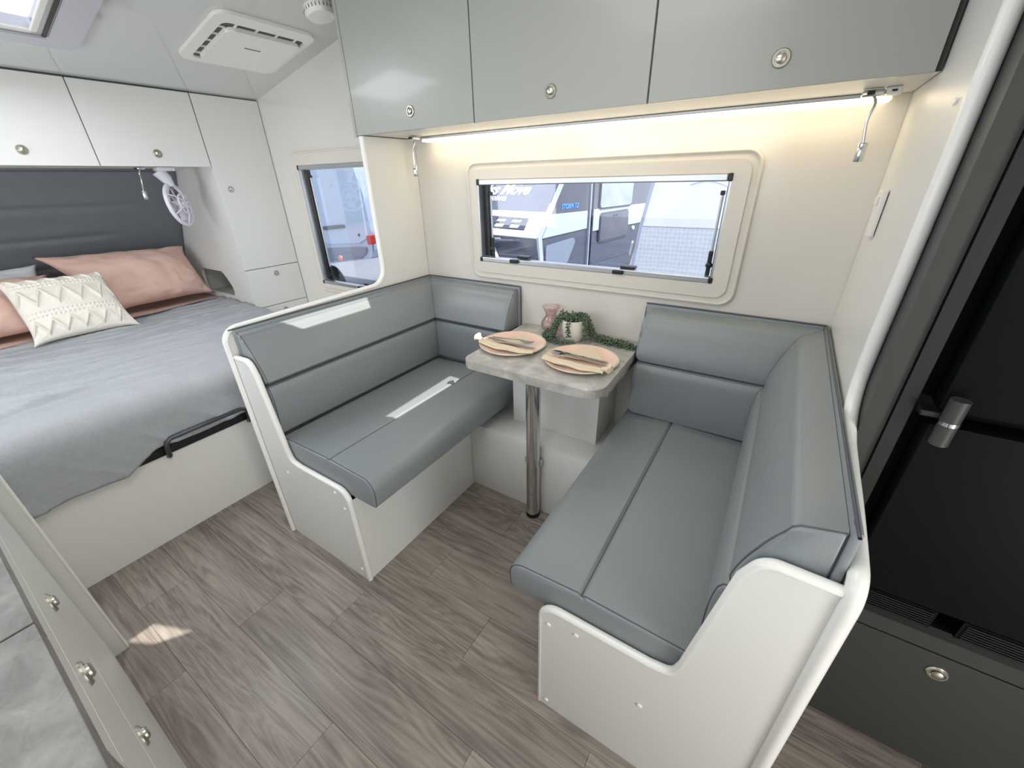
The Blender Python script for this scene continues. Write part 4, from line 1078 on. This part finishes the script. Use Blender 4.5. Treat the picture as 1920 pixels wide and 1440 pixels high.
# second caravan with tread plate front, close on the right
c2 = thing('caravan', (.0, 3.6, -.65), 'white caravan with a tread plate panel, outside the right half of the dinette window', 'caravan')
def c2s(pts, y0, y1): return pr(pts, 'y', y0, y1)
obj('body_shell', c2s([(-.985, .75), (-.86, 1.37), (-.80, 1.75), (1.6, 1.75), (1.6, -.35), (-1.05, -.35)], 3.215, 5.2), m_cvw, c2)
obj('nose_panel', c2s([(-.915, 1.07), (-.86, 1.36), (-.80, 1.72), (1.58, 1.72), (1.58, 1.07)], 3.20, 3.2145), m_cvw, c2)
tpn2 = obj('tread_panel', c2s([(-1.045, -.2), (1.58, -.2), (1.58, 1.064), (-.918, 1.064)], 3.198, 3.2145), m_tread, c2)
obj('corner_strip', c2s([(-1.07, -.2), (-1.045, -.2), (-.905, 1.07), (-.785, 1.73), (-.81, 1.73), (-.93, 1.07)], 3.19, 3.22), mat('pale_grey_trim', (176, 184, 200), .3), c2)
obj('grab_handle', tb([(-.965, 3.185, .96), (-.96, 3.165, .95), (-.972, 3.165, .87), (-.98, 3.185, .86)], .008, 8), m_alu, c2)
obj('curved_trim', tb(spline([(-.62, 3.197, 1.34), (-.52, 3.195, 1.36), (-.42, 3.195, 1.34), (-.30, 3.197, 1.28)], 6), .004, 6), m_alu, c2)
# van outside the bedroom window
vn = thing('van', (-6.3, 4.9, -.65), 'pale blue-white van parked outside the small window', 'van')
obj('body_shell', pr(rp([(-8.6, -.15), (-5.66, .28), (-5.60, .42), (-5.56, .70), (-5.60, 1.2), (-5.72, 1.75), (-8.6, 1.9)], .05), 'y', 4.52, 6.2), m_vanw, vn)
obj('rear_panel', pr(rp([(-7.4, .40), (-5.86, .52), (-5.66, .60), (-5.64, 1.43), (-5.72, 1.72), (-7.4, 1.8)], .06), 'y', 4.49, 4.519), m_vanw, vn)
obj('lower_panel', pr(rp([(-7.4, .06), (-5.90, .27), (-5.74, .36), (-5.70, .47), (-7.4, .33)], .03), 'y', 4.485, 4.5195), m_vang, vn)
obj('door_handle', pr(rp([(-6.72, .685), (-6.15, .74), (-6.145, .795), (-6.72, .745)], .02), 'y', 4.465, 4.489), m_bar, vn)
obj('lock', lt([(0, 0), (.025, 0), (.02, .01), (0, .012)], (-5.83, 4.489, .645), (0, -1, 0), 12), m_black, vn)
obj('marker_lamp', lt([(0, 0), (.05, 0), (.045, .015), (0, .02)], (-6.42, 4.484, .24), (0, -1, 0), 14), m_orange, vn)
obj('tail_lamp', pr(rp([(-5.60, .51), (-5.52, .52), (-5.50, .66), (-5.59, .65)], .015), 'y', 4.44, 4.55), m_red, vn)
for k in range(2):
    bmw = NB(); lathe(bmw, [(0, 0), (.20, 0), (.31, .01), (.34, .05), (.34, .20), (0, .22)], (-8.3+k*1.25, 4.50, -.31), (0, 1, 0), 28)
    obj('wheel', bmw, m_black, vn, smooth=True)
fx = thing('storage_rack', (-5.3, 5.2, -.65), 'dark rack with stacked goods behind the van, seen through the small window', 'rack')
for a in (-5.44, -4.3): obj('post', bx(a, a+.05, 5.0, 5.05, -.65, 1.9), m_cvd, fx)
for k in range(6): obj('shelf', bx(-5.44, -4.25, 4.98, 5.5, -.3+k*.4, -.26+k*.4), m_cvd, fx)
for k in range(5): obj('carton', bx(-5.38, -5.0, 5.02, 5.4, -.258+k*.4, -.02+k*.4, bev=.01), mat('carton_%d' % (k % 3), [(200, 190, 176), (150, 150, 160), (220, 220, 226)][k % 3], .8), fx)
